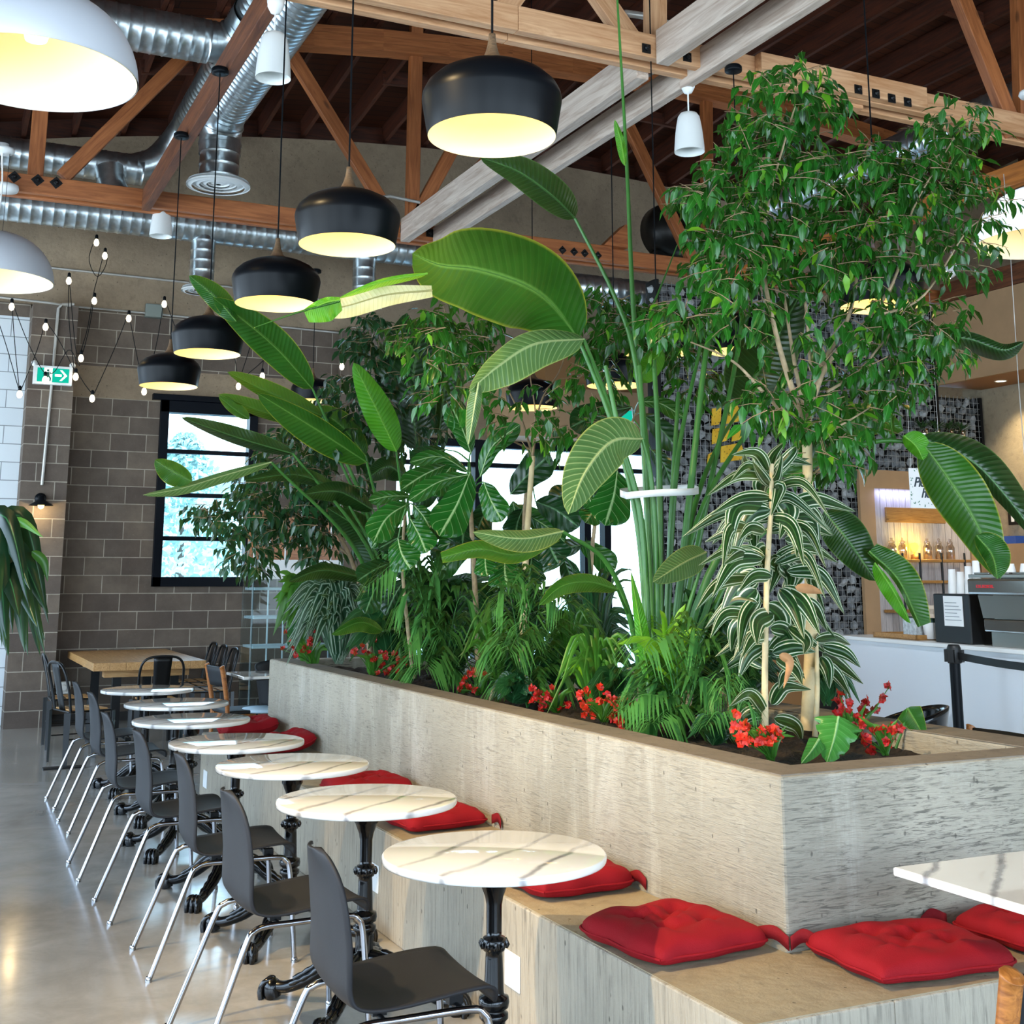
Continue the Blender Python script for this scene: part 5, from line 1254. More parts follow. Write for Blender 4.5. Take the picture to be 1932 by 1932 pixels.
tuft('leafy green shrub at the far planter corner beside the display case', (575, 1245), 9.3, 130, 190, 60, 10, STRAP, 'low_shrub', 'shrub', 8, .7, 'lance')
tuft('low dark leafy plant behind the second red flower clump', (740, 1270), 8.2, 90, 170, 100, 12, DARKL, 'low_shrub', 'shrub', 9, .6, 'lance')
tuft('dark broad-leaved plant on the rim left of the centre red flowers', (975, 1325), 6.25, 34, 62, 62, 15, DARKL, 'peace_lily', 'plant', 10, .6, 'lance')
tuft('deep green low plant on the rim right of the small palm', (1055, 1300), 6.3, 40, 90, 70, 13, DARKL, 'peace_lily', 'plant', 11, .6, 'lance')
tuft('dark low foliage plant behind the row of red flowers, planter centre', (1170, 1335), 5.5, 44, 90, 80, 12, DARKL, 'peace_lily', 'plant', 12, .6, 'lance')
tuft('dark leafy plant low at the rim before the striped dracaena', (1350, 1405), 4.5, 34, 70, 60, 10, DARKL, 'peace_lily', 'plant', 13, .55, 'lance')
tuft('dark ribbon-leaved plant behind the fig trunk, against the white bar', (1560, 1330), 4.9, 34, 100, 60, 8, DARKL, 'low_shrub', 'shrub', 14, .9, 'lance')
tuft('dark filler shrub behind the tall green stems', (1330, 1330), 5.6, 110, 230, 110, 12, DARKL, 'low_shrub', 'shrub', 15, .5, 'lance')
tuft('dark filler shrub deep in the planter behind the feathery palm', (830, 1270), 8.6, 120, 210, 120, 13, DARKL, 'low_shrub', 'shrub', 16, .4, 'lance')
tuft('small yellow-green speckled plant low in the planter centre', (1105, 1295), 6.0, 16, 50, 34, 11, STRAPB, 'low_plant', 'plant', 17, .5, 'lance')

tuft('dark bushy plant behind the thin pale trunk, planter middle', (970, 1290), 7.8, 110, 210, 110, 12, DARKL, 'low_shrub', 'shrub', 18, .45, 'lance')
tuft('dark bushy plant deep behind the peace lilies, right of the planter middle', (1110, 1310), 6.9, 100, 190, 110, 12, DARKL, 'low_shrub', 'shrub', 19, .5, 'lance')
tuft('deep green bushy plant between the tall stems and the striped dracaena', (1400, 1350), 5.2, 90, 170, 90, 12, DARKL, 'low_shrub', 'shrub', 20, .5, 'lance')
tuft('thin purple-green spiky plant before the doorway glass', (1120, 1290), 6.7, 40, 260, 90, 3.5, DARKL, 'spiky_plant', 'plant', 21, .25)
# monstera leaves ---------------------------------------------------------------
t = thing('monstera', 'young monstera with split pale green leaf on the planter corner soil', 'plant', (3.15, 3.95, .88))
bigleaf(t, [(1582, 1352), (1574, 1392), (1560, 1438)], 3.98, 3.9, 52, 48, .04, .03, MONST, 'heart', .006, 18, lobes=4)
bigleaf(t, [(1545, 1395), (1530, 1418), (1512, 1440)], 3.95, 3.85, 20, 18, .02, .02, MONST, 'heart', .004, 14)
for px in ([(1590, 1432), (1592, 1395), (1578, 1362)], [(1575, 1436), (1560, 1410), (1545, 1395)]): stalk(t, px, 4.0, 3.97, .006, .004)
t = thing('monstera', 'single dark heart-shaped monstera leaf standing before the black tub chair', 'plant', (3.6, 4.15, .88))
bigleaf(t, [(1712, 1336), (1728, 1362), (1745, 1392)], 4.1, 4.05, 26, 30, .02, .03, SM, 'heart', .004, 14)
stalk(t, [(1690, 1412), (1705, 1370), (1712, 1336)], 4.15, 4.1, .006, .004)
t = thing('monstera', 'dark split-leaf monstera hanging at the far planter corner', 'plant', (2.85, 9.3, .88))
for a, b, c in (((565, 1160), (555, 1190), (545, 1222)), ((575, 1165), (585, 1195), (590, 1225)), ((600, 1130), (620, 1150), (640, 1180))):
    bigleaf(t, [a, b, c], 9.3, 9.2, 20, 20, .03, .03, DARKL, 'heart', .006, 16, lobes=4)
    stalk(t, [(590, 1245), (585, 1190), a], 9.3, 9.3, .005, .004)

# red flowers -----------------------------------------------------------------------
REDF = leaf_mat('red_petal', '#5c060c', '#b50f1a', gloss=.45, trans=.2, isl=.7, bump=.1)
ORGF = leaf_mat('orange_red_petal', '#8f100e', '#d82a1c', gloss=.45, trans=.2, isl=.7, bump=.1)
def flowers(label, base, Y, heads, mat, seed, hl=40):
    q = random.Random(seed); p = onY(*base, Y)
    t = thing('red_flowers', label, 'flowers', (p.x, Y, .88), 'red flowering plants in the planter')
    m = MB()
    for k in range(14):
        dx = q.uniform(-hl*.9, hl*.9)
        ribbon(m, (base[0]+q.uniform(-8, 8), base[1]), (base[0]+dx*.4, base[1]-hl*.8), (base[0]+dx, base[1]-hl*q.uniform(.7, 1.3)), Y, Y+q.uniform(-.08, .08), 4, .004, .004, 'strap', 8, 2)
    m.build('leaves', STRAP, t)
    heads = heads + [(x+q.uniform(-22, 22), y-q.uniform(2, 26)) for x, y in heads[::2]]
    for x, y in heads:
        yy = Y+q.uniform(-.1, .08)
        stalk(t, [(base[0]+q.uniform(-6, 6), base[1]), ((base[0]+x)/2, (base[1]+y)/2-4), (x, y)], Y, yy, .003, .002, STRAP, 'flower_stalk', 6, 5)
        c = onY(x, y, yy); m = MB()
        for f in range(4):
            cc = c+Vector((q.uniform(-.014, .014), q.uniform(-.014, .014), q.uniform(-.012, .012)))
            ax = Vector((q.uniform(-1, 1), q.uniform(-1.3, .3), q.uniform(-.2, 1))).normalized(); u = ax.orthogonal().normalized(); v = ax.cross(u)
            for k in range(5):
                a = 2*PI*k/5; d = u*math.cos(a)+v*math.sin(a); s = ax.cross(d)*.0075; r = q.uniform(.015, .02)
                m.add([cc, cc+d*r*.6-s+ax*.003, cc+d*r+ax*.006, cc+d*r*.6+s+ax*.003], [(0, 1, 2, 3)], [(.5, 0), (0, .5), (.5, 1), (1, .5)])
        m.build('flower_head', mat, t)
def around(x, y, rx, ry, n, s):
    q = random.Random(s); return [(x+q.uniform(-rx, rx), y+q.uniform(-ry, ry)) for _ in range(n)]
flowers('red flowers at the far planter corner with yellow stems', (590, 1258), 9.0, around(572, 1222, 26, 16, 9, 1), REDF, 1)
flowers('red flowers on the rim left of the feathery palm', (705, 1275), 8.0, around(710, 1248, 46, 22, 20, 2), REDF, 2)
flowers('small bunch of red flowers on the rim just right of the feathery palm', (905, 1312), 6.9, around(888, 1288, 22, 20, 9, 3), REDF, 3)
flowers('red flowers in the planter centre, first of two neighbouring bunches', (1050, 1345), 5.9, around(1035, 1325, 30, 16, 11, 4), REDF, 4)
flowers('bright red flower bunch below the grassy arching plant', (1140, 1362), 5.4, around(1135, 1336, 34, 18, 15, 5), ORGF, 5)
flowers('deep red flowers beside the pale drooping palm', (1190, 1372), 5.1, around(1185, 1350, 26, 24, 8, 8), REDF, 8)
flowers('orange-red flowers at the planter corner, left of the split monstera leaf', (1455, 1435), 4.05, around(1436, 1388, 38, 22, 17, 6), ORGF, 6, 55)
flowers('dark red flowers behind the split monstera leaf', (1610, 1405), 4.4, around(1620, 1350, 46, 34, 12, 7), REDF, 7, 60)
flowers('red flowers near the planter end before the black tub chair', (1672, 1425), 3.95, around(1668, 1398, 38, 26, 9, 9), REDF, 9, 60)

# corn plant at the picture edge -------------------------------------------------------
p = onY(-75, 1180, 6.6)
t = thing('corn_plant', 'drooping dark corn plant reaching in from the picture edge before the white blocks', 'plant', (p.x, 6.6, 0))
m = MB(); m.lathe([(.001, .01), (.15, .0), (.19, .36), (.17, .36), (.165, .33), (.001, .33)], (p.x, 6.6, 0), 32); m.build('pot', plain('grey_pot', '#6f6e6a', .7), t)
MB().tube([(p.x, 6.6, .33), (p.x+.02, 6.6, 1.0), (p.x+.03, 6.6, 1.85)], [.035, .03, .024], 10).build('trunk', BARK, t)
Q = random.Random(11)
for w in range(5):
    m = MB()
    for k in range(8):
        b = (-60+Q.uniform(-10, 30), 1010+w*26); tx = Q.uniform(-40, 92) if w else Q.uniform(20, 92); ty = b[1]+Q.uniform(60, 190)
        ribbon(m, b, ((b[0]+tx)*.5+14, b[1]-Q.uniform(5, 40)), (tx, min(ty, 1238)), 6.6, 6.6+Q.uniform(-.5, .5), Q.uniform(17, 27), .03, .03, 'lance', 14, 3)
    m.build('leaf_whorl', CORN, t)
m = MB(); ribbon(m, (-40, 1030), (30, 985), (82, 1014), 6.5, 6.3, 11); ribbon(m, (60, 1040), (82, 1060), (90, 1098), 6.4, 6.4, 9); m.build('young_leaf', STRAP, t)
# ================================================================ BAR SIDE
YG = 12.1
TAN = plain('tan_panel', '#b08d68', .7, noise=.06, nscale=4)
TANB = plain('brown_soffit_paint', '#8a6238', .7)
STAINLESS = plain('stainless', '#d2d2cf', .12, 1)
BRUSHED = plain('brushed_steel', '#9c978f', .3, .9)
LAM = plain('white_laminate', '#dfe6ee', .35)
PLASTIC = plain('matte_black', '#08090a', .5)
PAPER = plain('white_paper', '#eef0f0', .7)
# walls and soffit
WRX = 12.55
wr = struct(MB().box((WRX, YN, 0), (WRX+.2, YG+.3, 4.05)).build('wall_right', CONC_BAR))
MB().box((WRX-.34, 8.5, .0), (WRX, YG-.16, onX(1945, 1026, WRX-.05).z)).build('tan_panel', TAN, wr)
struct(MB().box((WRX+1.0, YN, 4.0), (WRX+1.2, YB, 7.8)).build('wall_right_upper', CONC_W))
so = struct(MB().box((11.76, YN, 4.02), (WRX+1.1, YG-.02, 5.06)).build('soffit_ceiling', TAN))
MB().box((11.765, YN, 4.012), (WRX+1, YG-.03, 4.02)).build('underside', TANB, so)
beam('ceiling_beam', (11.82, YN, 5.2), (11.82, 11.9, 5.2), .1, .26, WOOD_D).update_tag()
tag(bpy.data.objects[[o.name for o in COL.objects if o.name.startswith('ceiling_beam')][-1]], 'dark brown timber beam resting along the tan bar soffit', 'ceiling beam')
p = onZ(1888, 719, 4.01)
t = thing('recessed_downlight', 'small round downlight glowing under the bar soffit', 'downlight', p)
MB().lathe([(.08, 0), (.07, -.008), (.06, 0)], p, 24).build('trim_ring', WHITE, t)
MB().lathe([(.001, .0), (.06, .0)], p, 24).build('lens', emit('downlight_glow', '#fff1d0', 12), t)
def spot(loc, tgt, power, ang=1.6, col=(1, .78, .45)):  # serves the soffit lights and the added unseen spots
    l = bpy.data.lights.new('lamp_light', 'SPOT'); l.energy = power; l.spot_size = ang; l.spot_blend = .8; l.shadow_soft_size = .05; l.color = col
    o = bpy.data.objects.new('lamp_light', l); COL.objects.link(o); o.location = loc
    o.rotation_euler = (Vector(tgt)-Vector(loc)).to_track_quat('-Z', 'Y').to_euler(); return o
spot(p-Vector((0, 0, .03)), (p.x+.35, p.y, 0), 60)
spot(Vector((12.2, 11.0, 3.98)), (12.5, 11.2, 1), 60)
p = onY(1786, 517, 10.5)
t = thing('track_spotlight', 'bright white spotlight under the roof beside the dome lamp', 'spotlight', p)
M = Matrix.Rotation(.9, 4, 'Y') @ Matrix.Rotation(.5, 4, 'X')
MB().lathe([(.07, 0), (.075, .05), (.06, .16), (.001, .17)], p, 24, True, M).build('housing', WHITE, t)
MB().lathe([(.001, .005), (.068, .005)], p, 24, True, M).build('lens', emit('spot_glow', '#eafcff', 30), t)
MB().tube([p+Vector((.1, 0, .1)), (p.x+.1, p.y, 5.3)], .012, 6).build('stem', WHITE, t)

# gabion partition ------------------------------------------------------------
t = thing('gabion_wall', 'grey stone-filled gabion partition with square steel wire behind the bar', 'gabion', (10, YG, 0))
GX0, GX1, GXM = 7.55, 12.5, 11.75
RG = random.Random(4)
def rock_mat():
    t = NT('grey_rock'); o = t.obj(); r = t.n('NewGeometry').outputs['Random Per Island']
    f = t.math('ADD', t.math('MULTIPLY', t.noise(o, 22, 4), .4), t.math('MULTIPLY', r, .6))
    t.pbr(t.ramp(f, [(.25, lin('#4f5255')), (.55, lin('#84888b')), (.85, lin('#bfc2c2'))]), .85); return t.m
phi = (1+5**.5)/2
ICO = [Vector(v).normalized() for v in ((-1, phi, 0), (1, phi, 0), (-1, -phi, 0), (1, -phi, 0), (0, -1, phi), (0, 1, phi), (0, -1, -phi), (0, 1, -phi), (phi, 0, -1), (phi, 0, 1), (-phi, 0, -1), (-phi, 0, 1))]
IF = [(0, 11, 5), (0, 5, 1), (0, 1, 7), (0, 7, 10), (0, 10, 11), (1, 5, 9), (5, 11, 4), (11, 10, 2), (10, 7, 6), (7, 1, 8), (3, 9, 4), (3, 4, 2), (3, 2, 6), (3, 6, 8), (3, 8, 9), (4, 9, 5), (2, 4, 11), (6, 2, 10), (8, 6, 7), (9, 8, 1)]
m = MB(); z = .9
while z < 4.95:
    x = GX0+RG.uniform(0, .08)
    while x < GX1:
        if not (x > GXM and z > 3.85):
            s = Vector((RG.uniform(.05, .085), RG.uniform(.04, .07), RG.uniform(.04, .07))); rot = Matrix.Rotation(RG.uniform(0, 6), 3, 'Y') @ Matrix.Rotation(RG.uniform(-.5, .5), 3, 'X')
            c = Vector((x, YG+.03+RG.uniform(0, .04), z+RG.uniform(-.02, .02)))
            m.add([c + rot @ Vector((q.x*s.x, q.y*s.y, q.z*s.z))*RG.uniform(.8, 1.15) for q in ICO], IF)
        x += RG.uniform(.1, .15)
    z += .105
o = m.build('rocks', rock_mat(), t); o['kind'] = 'stuff'
MB().box((GX0, YG+.1, 0), (GX1, YG+.2, 3.9)).box((GX0, YG+.1, 3.9), (GXM, YG+.2, 5.0)).build('back_panel', PLASTIC, t)
m = MB(); z = .9; k = 0
while z < 5.0:
    m.box((GX0, YG-.05, z-.0025), (GX1 if z < 3.9 else GXM, YG-.045, z+.0025)); z += .075
x = GX0
while x <= GX1:
    m.box((x-.0025, YG-.05, .9), (x+.0025, YG-.045, 4.98 if x < GXM else 3.9)); x += .068
m.build('wire_grid', plain('zinc_wire', '#b3b8ba', .35, .7), t)
m = MB()
for x in (GX0, GXM, GX1): m.box((x-.02, YG-.06, 0), (x+.02, YG+.1, 5 if x < GX1 else 3.9))
m.build('posts', STEEL, t)

# yellow tile artwork
def speckle():
    t = NT('yellow_speckle'); o = t.obj()
    v = t.n('TexVoronoi', {'Vector': o, 'Scale': 26.}).outputs['Distance']
    c = t.mix(t.ramp(v, [(.12, (1, 1, 1, 1)), (.2, (0, 0, 0, 1))]), t.ramp(t.noise(o, 6), [(.3, lin('#e2a916')), (.7, lin('#f5c93a'))]), lin('#5a4010'))
    t.pbr(c, .5); return t.m
t = thing('yellow_artwork', 'six speckled yellow tiles hung on the stone wall', 'artwork', onY(1370, 820, YG-.07))
YEL = speckle()
for poly in ([(1344, 771), (1361, 769), (1360, 793), (1356, 801), (1343, 803)], [(1373, 769), (1392, 765), (1397, 777), (1394, 795), (1369, 800)], [(1345, 810), (1377, 803), (1376, 826), (1370, 832), (1344, 838)], [(1385, 806), (1404, 800), (1401, 829), (1381, 833)], [(1361, 842), (1398, 835), (1402, 848), (1400, 867), (1360, 873)], [(1337, 857), (1350, 850), (1346, 872), (1335, 874)]):
    P = [onY(x, y, YG-.075) for x, y in poly]; n = len(P)
    m = MB(); m.add(P + [q+Vector((0, .015, 0)) for q in P], [tuple(reversed(range(n))), tuple(range(n, 2*n))] + [(i, (i+1) % n, n+(i+1) % n, n+i) for i in range(n)]); m.build('tile', YEL, t)
# poster and little pots on the stone wall
def board(name, label, cat, a, b, Y, mat, th=.006, group=None):
    p = onY(*a, Y); q = onY(*b, Y)
    t = thing(name, label, cat, ((p.x+q.x)/2, Y, (p.z+q.z)/2), group)
    MB().box((p.x, Y, q.z), (q.x, Y+th, p.z)).build('sheet', mat, t); return t, p, q
t, p, q = board('poster', 'small white poster with purple top pinned on the stone wall, behind the striped dracaena', 'poster', (1494, 1052), (1522, 1112), YG-.07, PAPER)
MB().box((p.x+.01, YG-.074, p.z-.11), (q.x-.01, YG-.07, p.z-.02)).build('purple_band', plain('purple_print', '#8f7bb0', .6), t)
def wallpot(x, y, label, s):
    p = onY(x, y, YG-.13); q = random.Random(s)
    t = thing('wall_pot', label, 'plant pot', p, 'silver pots on the stone wall')
    MB().lathe([(.001, -.07), (.055, -.07), (.07, .06), (.066, .06), (.05, -.05), (.001, -.05)], p, 24).build('pot', STAINLESS, t)
    m = MB()
    for k in range(26):
        a = q.uniform(0, 6.28); d = Vector((math.cos(a)*.6, math.sin(a)*.6-.2, q.uniform(.2, 1))).normalized(); figleaf(m, p+Vector((0, 0, .05))+d*q.uniform(.02, .08), d, .1, .03, Vector((0, 0, 1)))
    m.build('leaves', DARKL, t)
for i, ((x, y), l) in enumerate((((1677, 699), 'silver pot on the stone wall below the fig crown, first of two'), ((1697, 700), 'silver pot on the stone wall below the fig crown, second of two'), ((1742, 818), 'silver pot above the pick-up sign, first of four'), ((1765, 819), 'silver pot above the pick-up sign, second of four'), ((1791, 820), 'silver pot above the pick-up sign, third of four'), ((1813, 822), 'silver pot above the pick-up sign, last of four'), ((1302, 668), 'silver pot high on the stone wall beside the tall stems'), ((1335, 745), 'silver pot just above the yellow artwork'))): wallpot(x, y, l, i)

# shelving niche ------------------------------------------------------------
YS = YG-.12
a = onY(1620, 885, YS); b = onY(1649, 920, YS)
WPL = wood('white_plank', '#cfc8c4', '#a79c98', .7, 2, knots=False)
t = thing('shelf_niche', 'tan framed niche with whitewashed planks and pipe shelves behind the bar', 'shelving', (11.5, YS, 0))
m = MB(); m.box((a.x, YS, 0), (b.x, YS+.05, a.z)).box((b.x, YS, b.z), (WRX-.03, YS+.05, a.z)).box((12.1, YS, 0), (WRX-.03, YS+.05, b.z)); m.build('frame', TAN, t)
x = b.x; k = 0
while x < 12.1:
    o = beam('plank', (x+.05, YS+.03, .6), (x+.05, YS+.03, b.z), .098, .012, WPL, t, up=(0, 1, 0), bevel=.002); x += .103
SHW = wood('shelf_wood', '#b98a4c', '#8a6030', .5, 2)
for yy, x0, x1 in ((1058, 1682, 1815), (1098, 1690, 1830), (1153, 1668, 1740)):
    p = onY(x0, yy, YS); q = onY(x1, yy, YS); beam('shelf', (p.x, YS-.09, p.z), (min(q.x, 12.1), YS-.09, p.z), .18, .035, SHW, t)
for x in (1684, 1716, 1757, 1800):
    p = onY(x, 1044, YS); q = onY(x+3, 1200, YS); MB().tube([(p.x, YS-.17, p.z), (p.x, YS-.17, .98)], .014, 8).build('pipe', STEEL, t)
p = onY(1668, 957, YS); q = onY(1781, 988, YS)
o = beam('name_board', (p.x, YS-.02, (p.z+q.z)/2), (q.x, YS-.02, (p.z+q.z)/2), .03, p.z-q.z, SHW); tag(o, 'knotty wooden board mounted on the whitewashed planks', 'wooden board')
JAR = glass_mat('jar_glass', '#f3eee8', .18)
sz = onY(1700, 1058, YS).z+.018
for i, x in enumerate((1683, 1703, 1750, 1772, 1793)):
    p = onY(x, 1040, YS-.09)
    t = thing('glass_jar', ['clear glass jar at the outer shelf end, left of the yellow bulb', 'clear glass jar right beside the yellow bulb, outer side', 'clear glass jar just past the yellow bulb', 'clear glass jar, second past the yellow bulb', 'clear glass jar farthest past the yellow bulb'][i], 'jar', (p.x, YS-.09, sz), 'glass jars on the pipe shelf')
    MB().lathe([(.001, 0), (.055, 0), (.055, .15), (.035, .18), (.035, .2), (.032, .2), (.032, .178), (.05, .148), (.05, .008), (.001, .008)], (p.x, YS-.09, sz), 20).build('body', JAR, t)
    MB().lathe([(.038, .2), (.038, .215), (.015, .23), (.018, .25), (.001, .262)], (p.x, YS-.09, sz), 16).build('lid', JAR, t)
p = onY(1726, 1040, YS-.09)
t = thing('table_lamp', 'bare bulb lamp glowing yellow between the glass jars', 'lamp', (p.x, YS-.09, sz))
MB().lathe([(.001, 0), (.05, 0), (.05, .05), (.02, .06), (.018, .09), (.001, .09)], (p.x, YS-.09, sz), 18).build('base', SHW, t)
MB().lathe([(.015, .085), (.035, .11), (.052, .15), (.04, .19), (.001, .205)], (p.x, YS-.09, sz), 18).build('bulb', emit('amber_bulb', '#ffc21e', 9), t)
lamp_light(t, (0, -.08, .16), 5, .04, (1, .7, .15))
l = bpy.data.lights.new('led_strip', 'AREA'); l.energy = 1.6; l.size = .7; l.size_y = .04; l.shape = 'RECTANGLE'; l.color = (.45, .5, 1)
o = bpy.data.objects.new('led_strip', l); COL.objects.link(o); o.location = (b.x+.4, YS-.05, b.z-.03); o.rotation_euler = (.35, 0, 0)
for i, (x, dy) in enumerate(((1904, 0), (1932, 0))):
    p = onX(x-3, 926, WRX); q = onX(x+19, 990, WRX)
    t = thing('framed_certificate', ['black framed certificate on the warm concrete wall, partly behind the leaf', 'black framed certificate at the picture edge'][i], 'framed certificate', (WRX, p.y, p.z), 'certificates on the bar wall')
    MB().box((WRX-.025, q.y, q.z), (WRX-.001, p.y, p.z)).build('frame', STEEL, t); MB().box((WRX-.028, q.y+.05, q.z+.04), (WRX-.024, p.y-.05, p.z-.04)).build('paper', PAPER, t)
p = onX(1905, 1013, WRX-.05); q = onX(1945, 1026, WRX-.05)
tag(MB().box((WRX-.3, q.y, q.z), (WRX-.021, p.y, p.z)).build('storage_box', plain('blue_plastic', '#1d4fa3', .45)), 'blue box on the ledge along the warm concrete wall', 'box')

# counter ---------------------------------------------------------------------
A = Vector((8.49, 10.29, 0)); B = Vector((7.36, 3.06, 0)); dv = (B-A).normalized(); nv = Vector((-dv.y, dv.x, 0))
if nv.x < 0: nv = -nv
def cpt(s, d, z): return A+dv*s+nv*d+Vector((0, 0, z))
def cbox(m, s0, s1, d0, d1, z0, z1):
    m.add([cpt(s, d, z) for s in (s0, s1) for d in (d0, d1) for z in (z0, z1)], [(0, 1, 3, 2), (4, 6, 7, 5), (0, 4, 5, 1), (2, 3, 7, 6), (0, 2, 6, 4), (1, 5, 7, 3)]); return m
t = thing('bar_counter', 'long white laminate bar counter with pale top, carrying the espresso machine', 'counter', A)
cbox(MB(), 0, 7.3, .03, .72, 0, .965).build('front', LAM, t); cbox(MB(), -.02, 7.3, 0, .75, .965, 1.0).build('worktop', WHITE, t, .004)
t = thing('side_counter', 'short white-topped counter with brown base against the stone wall end', 'counter', (8, 10.9, 0))
MB().box((7.55, 10.75, 0), (8.6, 11.4, .93)).build('base', TANB, t); MB().box((7.5, 10.7, .93), (8.65, 11.45, .965)).build('worktop', WHITE, t, .004)
def onC(x, y, d=.2, z=1.0):                       # point of the counter top seen at a pixel
    return onZ(x, y, z)
s_of = lambda p: (p-A).dot(dv)
# espresso machine
s0 = s_of(onZ(1790, 1221, 1.0)); s1 = s0+1.02
t = thing('espresso_machine', 'polished steel espresso machine with its mirror back towards the room', 'espresso machine', cpt((s0+s1)/2, .3, 1.0))
def slant(m, s0, s1, pa, pb, thick=.02):
    (d0, z0), (d1, z1) = pa, pb
    m.add([cpt(s, d, z) for s in (s0, s1) for d, z in ((d0, z0), (d1, z1), (d1+thick, z1), (d0+thick, z0))], [(0, 1, 2, 3), (7, 6, 5, 4), (0, 4, 5, 1), (1, 5, 6, 2), (2, 6, 7, 3), (3, 7, 4, 0)]); return m
cbox(MB(), s0+.03, s1-.03, .16, .6, 1.02, 1.6).build('body', BRUSHED, t)
slant(MB(), s0+.03, s1, (.12, 1.0), (.12, 1.125)).build('base_panel', BRUSHED, t)
cbox(MB(), s0, s1, .07, .18, 1.125, 1.23).build('lower_band', STAINLESS, t, .012)
slant(MB(), s0, s1-.02, (.07, 1.235), (.03, 1.425)).build('back_panel', BRUSHED, t)
cbox(MB(), s0-.1, s1, .0, .16, 1.43, 1.565).build('upper_band', STAINLESS, t, .02)
m = cbox(MB(), s0-.1, s1, .02, .55, 1.57, 1.6)
for k in range(4): cbox(m, s0-.05+.25*k, s0+.15+.25*k, .04, .5, 1.6, 1.615)
m.build('cup_tray', BRUSHED, t, .004)
m = MB(); slant(m, s0+.28, s0+.5, (.062, 1.315), (.052, 1.345), .005); slant(m, s0+.4, s0+.62, (.056, 1.335), (.048, 1.36), .005); m.build('emblem', PLASTIC, t)
m = MB()
for k in range(9):
    a = s0+.03+k*.026
    cbox(m, a, a+.004, -.004, 0, 1.487, 1.512)
    if k % 3 != 2: cbox(m, a, a+.018, -.004, 0, 1.507, 1.512)
    cbox(m, a, a+.018, -.004, 0, 1.487, 1.492)
    if k % 2: cbox(m, a+.014, a+.018, -.004, 0, 1.487, 1.512)
    if k % 4 == 1: cbox(m, a, a+.018, -.004, 0, 1.497, 1.502)
m.build('red_lettering', plain('red_letter', '#d2202a', .4), t)
for k in range(4): MB().lathe([(.03, 0), (.03, .02), (.02, .025)], cpt(s0+.08+(k % 2)*.85, .18+(k//2)*.36, 1.0), 12).build('foot', PLASTIC, t)
# grinder / black machine left of it
p = onZ(1722, 1212, 1.0); q = onZ(1784, 1217, 1.0); sa, sb = s_of(p), s_of(q)
t = thing('drink_dispenser', 'black box machine with a white paper notice, beside the espresso machine', 'drink machine', cpt((sa+sb)/2, .35, 1.0))
cbox(MB(), sa, sb+.05, .12, .6, 1.0, 1.43).build('body', PLASTIC, t, .01)
cbox(MB(), sa+.16, sb-.04, .112, .118, 1.15, 1.41).build('paper_notice', PAPER, t)
m = MB()
for k in range(6): cbox(m, sa+.18, sb-.06-.03*(k % 3), .109, .1115, 1.2+.03*k, 1.206+.03*k)
m.build('printed_lines', plain('grey_print', '#8f959c', .6), t)
CUPM = plain('paper_cup_white', '#f0f1f0', .6)
def cup_stack(label, base, n, r=.042, h=.11, group='paper cup stacks on the bar'):
    t = thing('cup_stack', label, 'paper cups', base, group)
    m = MB()
    for k in range(n):
        z = base.z+k*.012
        m.lathe([(r, z), (r*.97, z+.004)], (base.x, base.y, 0), 18)
    m.lathe([(r, base.z), (r*.72, base.z+h+n*.012), (.001, base.z+h+n*.012)], (base.x, base.y, 0), 20)
    m.build('cups', CUPM, t)
for i, (s, n, l) in enumerate(((.05, 9, 'stack of white paper cups on the black machine, outermost'), (.17, 7, 'stack of white paper cups on the black machine, second'), (.29, 11, 'stack of white paper cups on the black machine, third'), (.40, 15, 'tallest stack of white paper cups, next to the espresso machine'))):
    cup_stack(l, cpt(sa+s, .3, 1.43), n)
for i in range(5):
    cup_stack(['upturned white cups on the espresso machine tray, outer end', 'upturned white cups on the espresso machine tray, second pile', 'upturned white cups on the espresso machine tray, third pile', 'taller white cup pile on the espresso machine behind the leaf tip', 'tall white cup pile on the espresso machine at the picture edge'][i], cpt(s0+.04+.2*i, .34, 1.615), 2 if i < 3 else 8, .05, .05 if i < 3 else .09)
# tray with condiments
p = onZ(1590, 1203, 1.0); q = onZ(1714, 1209, 1.0); sa2, sb2 = s_of(p), s_of(q)
t = thing('wooden_tray', 'shallow wooden tray at the counter end holding napkins', 'tray', cpt((sa2+sb2)/2, .3, 1.0))
m = MB(); cbox(m, sa2, sb2, .1, .5, 1.0, 1.012); cbox(m, sa2, sb2, .1, .115, 1.0, 1.05); cbox(m, sa2, sb2, .485, .5, 1.0, 1.05); cbox(m, sa2, sa2+.015, .1, .5, 1.0, 1.05); cbox(m, sb2-.015, sb2, .1, .5, 1.0, 1.05); m.build('tray', SHW, t)
su = s_of(onZ(1672, 1207, 1.0))
t = thing('napkin_box', 'grey patterned napkin dispenser in the wooden tray', 'napkin dispenser', cpt(su, .25, 1.012))
cbox(MB(), su-.1, su+.1, .18, .3, 1.012, 1.2).build('case', plain('napkin_print', '#b9c0c2', .5, noise=.35, nscale=30), t, .006); cbox(MB(), su-.1, su+.1, .17, .31, 1.2, 1.215).build('lid', STEEL, t)
su = s_of(onZ(1703, 1209, 1.0)); c = cpt(su, .26, 1.012)
t = thing('takeaway_cup', 'white takeaway cup with dark green lid in the wooden tray', 'cup', c)
MB().lathe([(.001, 0), (.05, 0), (.068, .15)], c, 24).build('cup', CUPM, t); MB().lathe([(.07, .15), (.072, .17), (.06, .175), (.058, .19), (.001, .19)], c, 24).build('lid', plain('green_lid', '#173b33', .5), t)
c = cpt(s_of(onZ(1684, 1207, 1.0)), .42, 1.012)
t = thing('paper_bag', 'crumpled cream paper bag behind the napkin dispenser', 'paper bag', c)
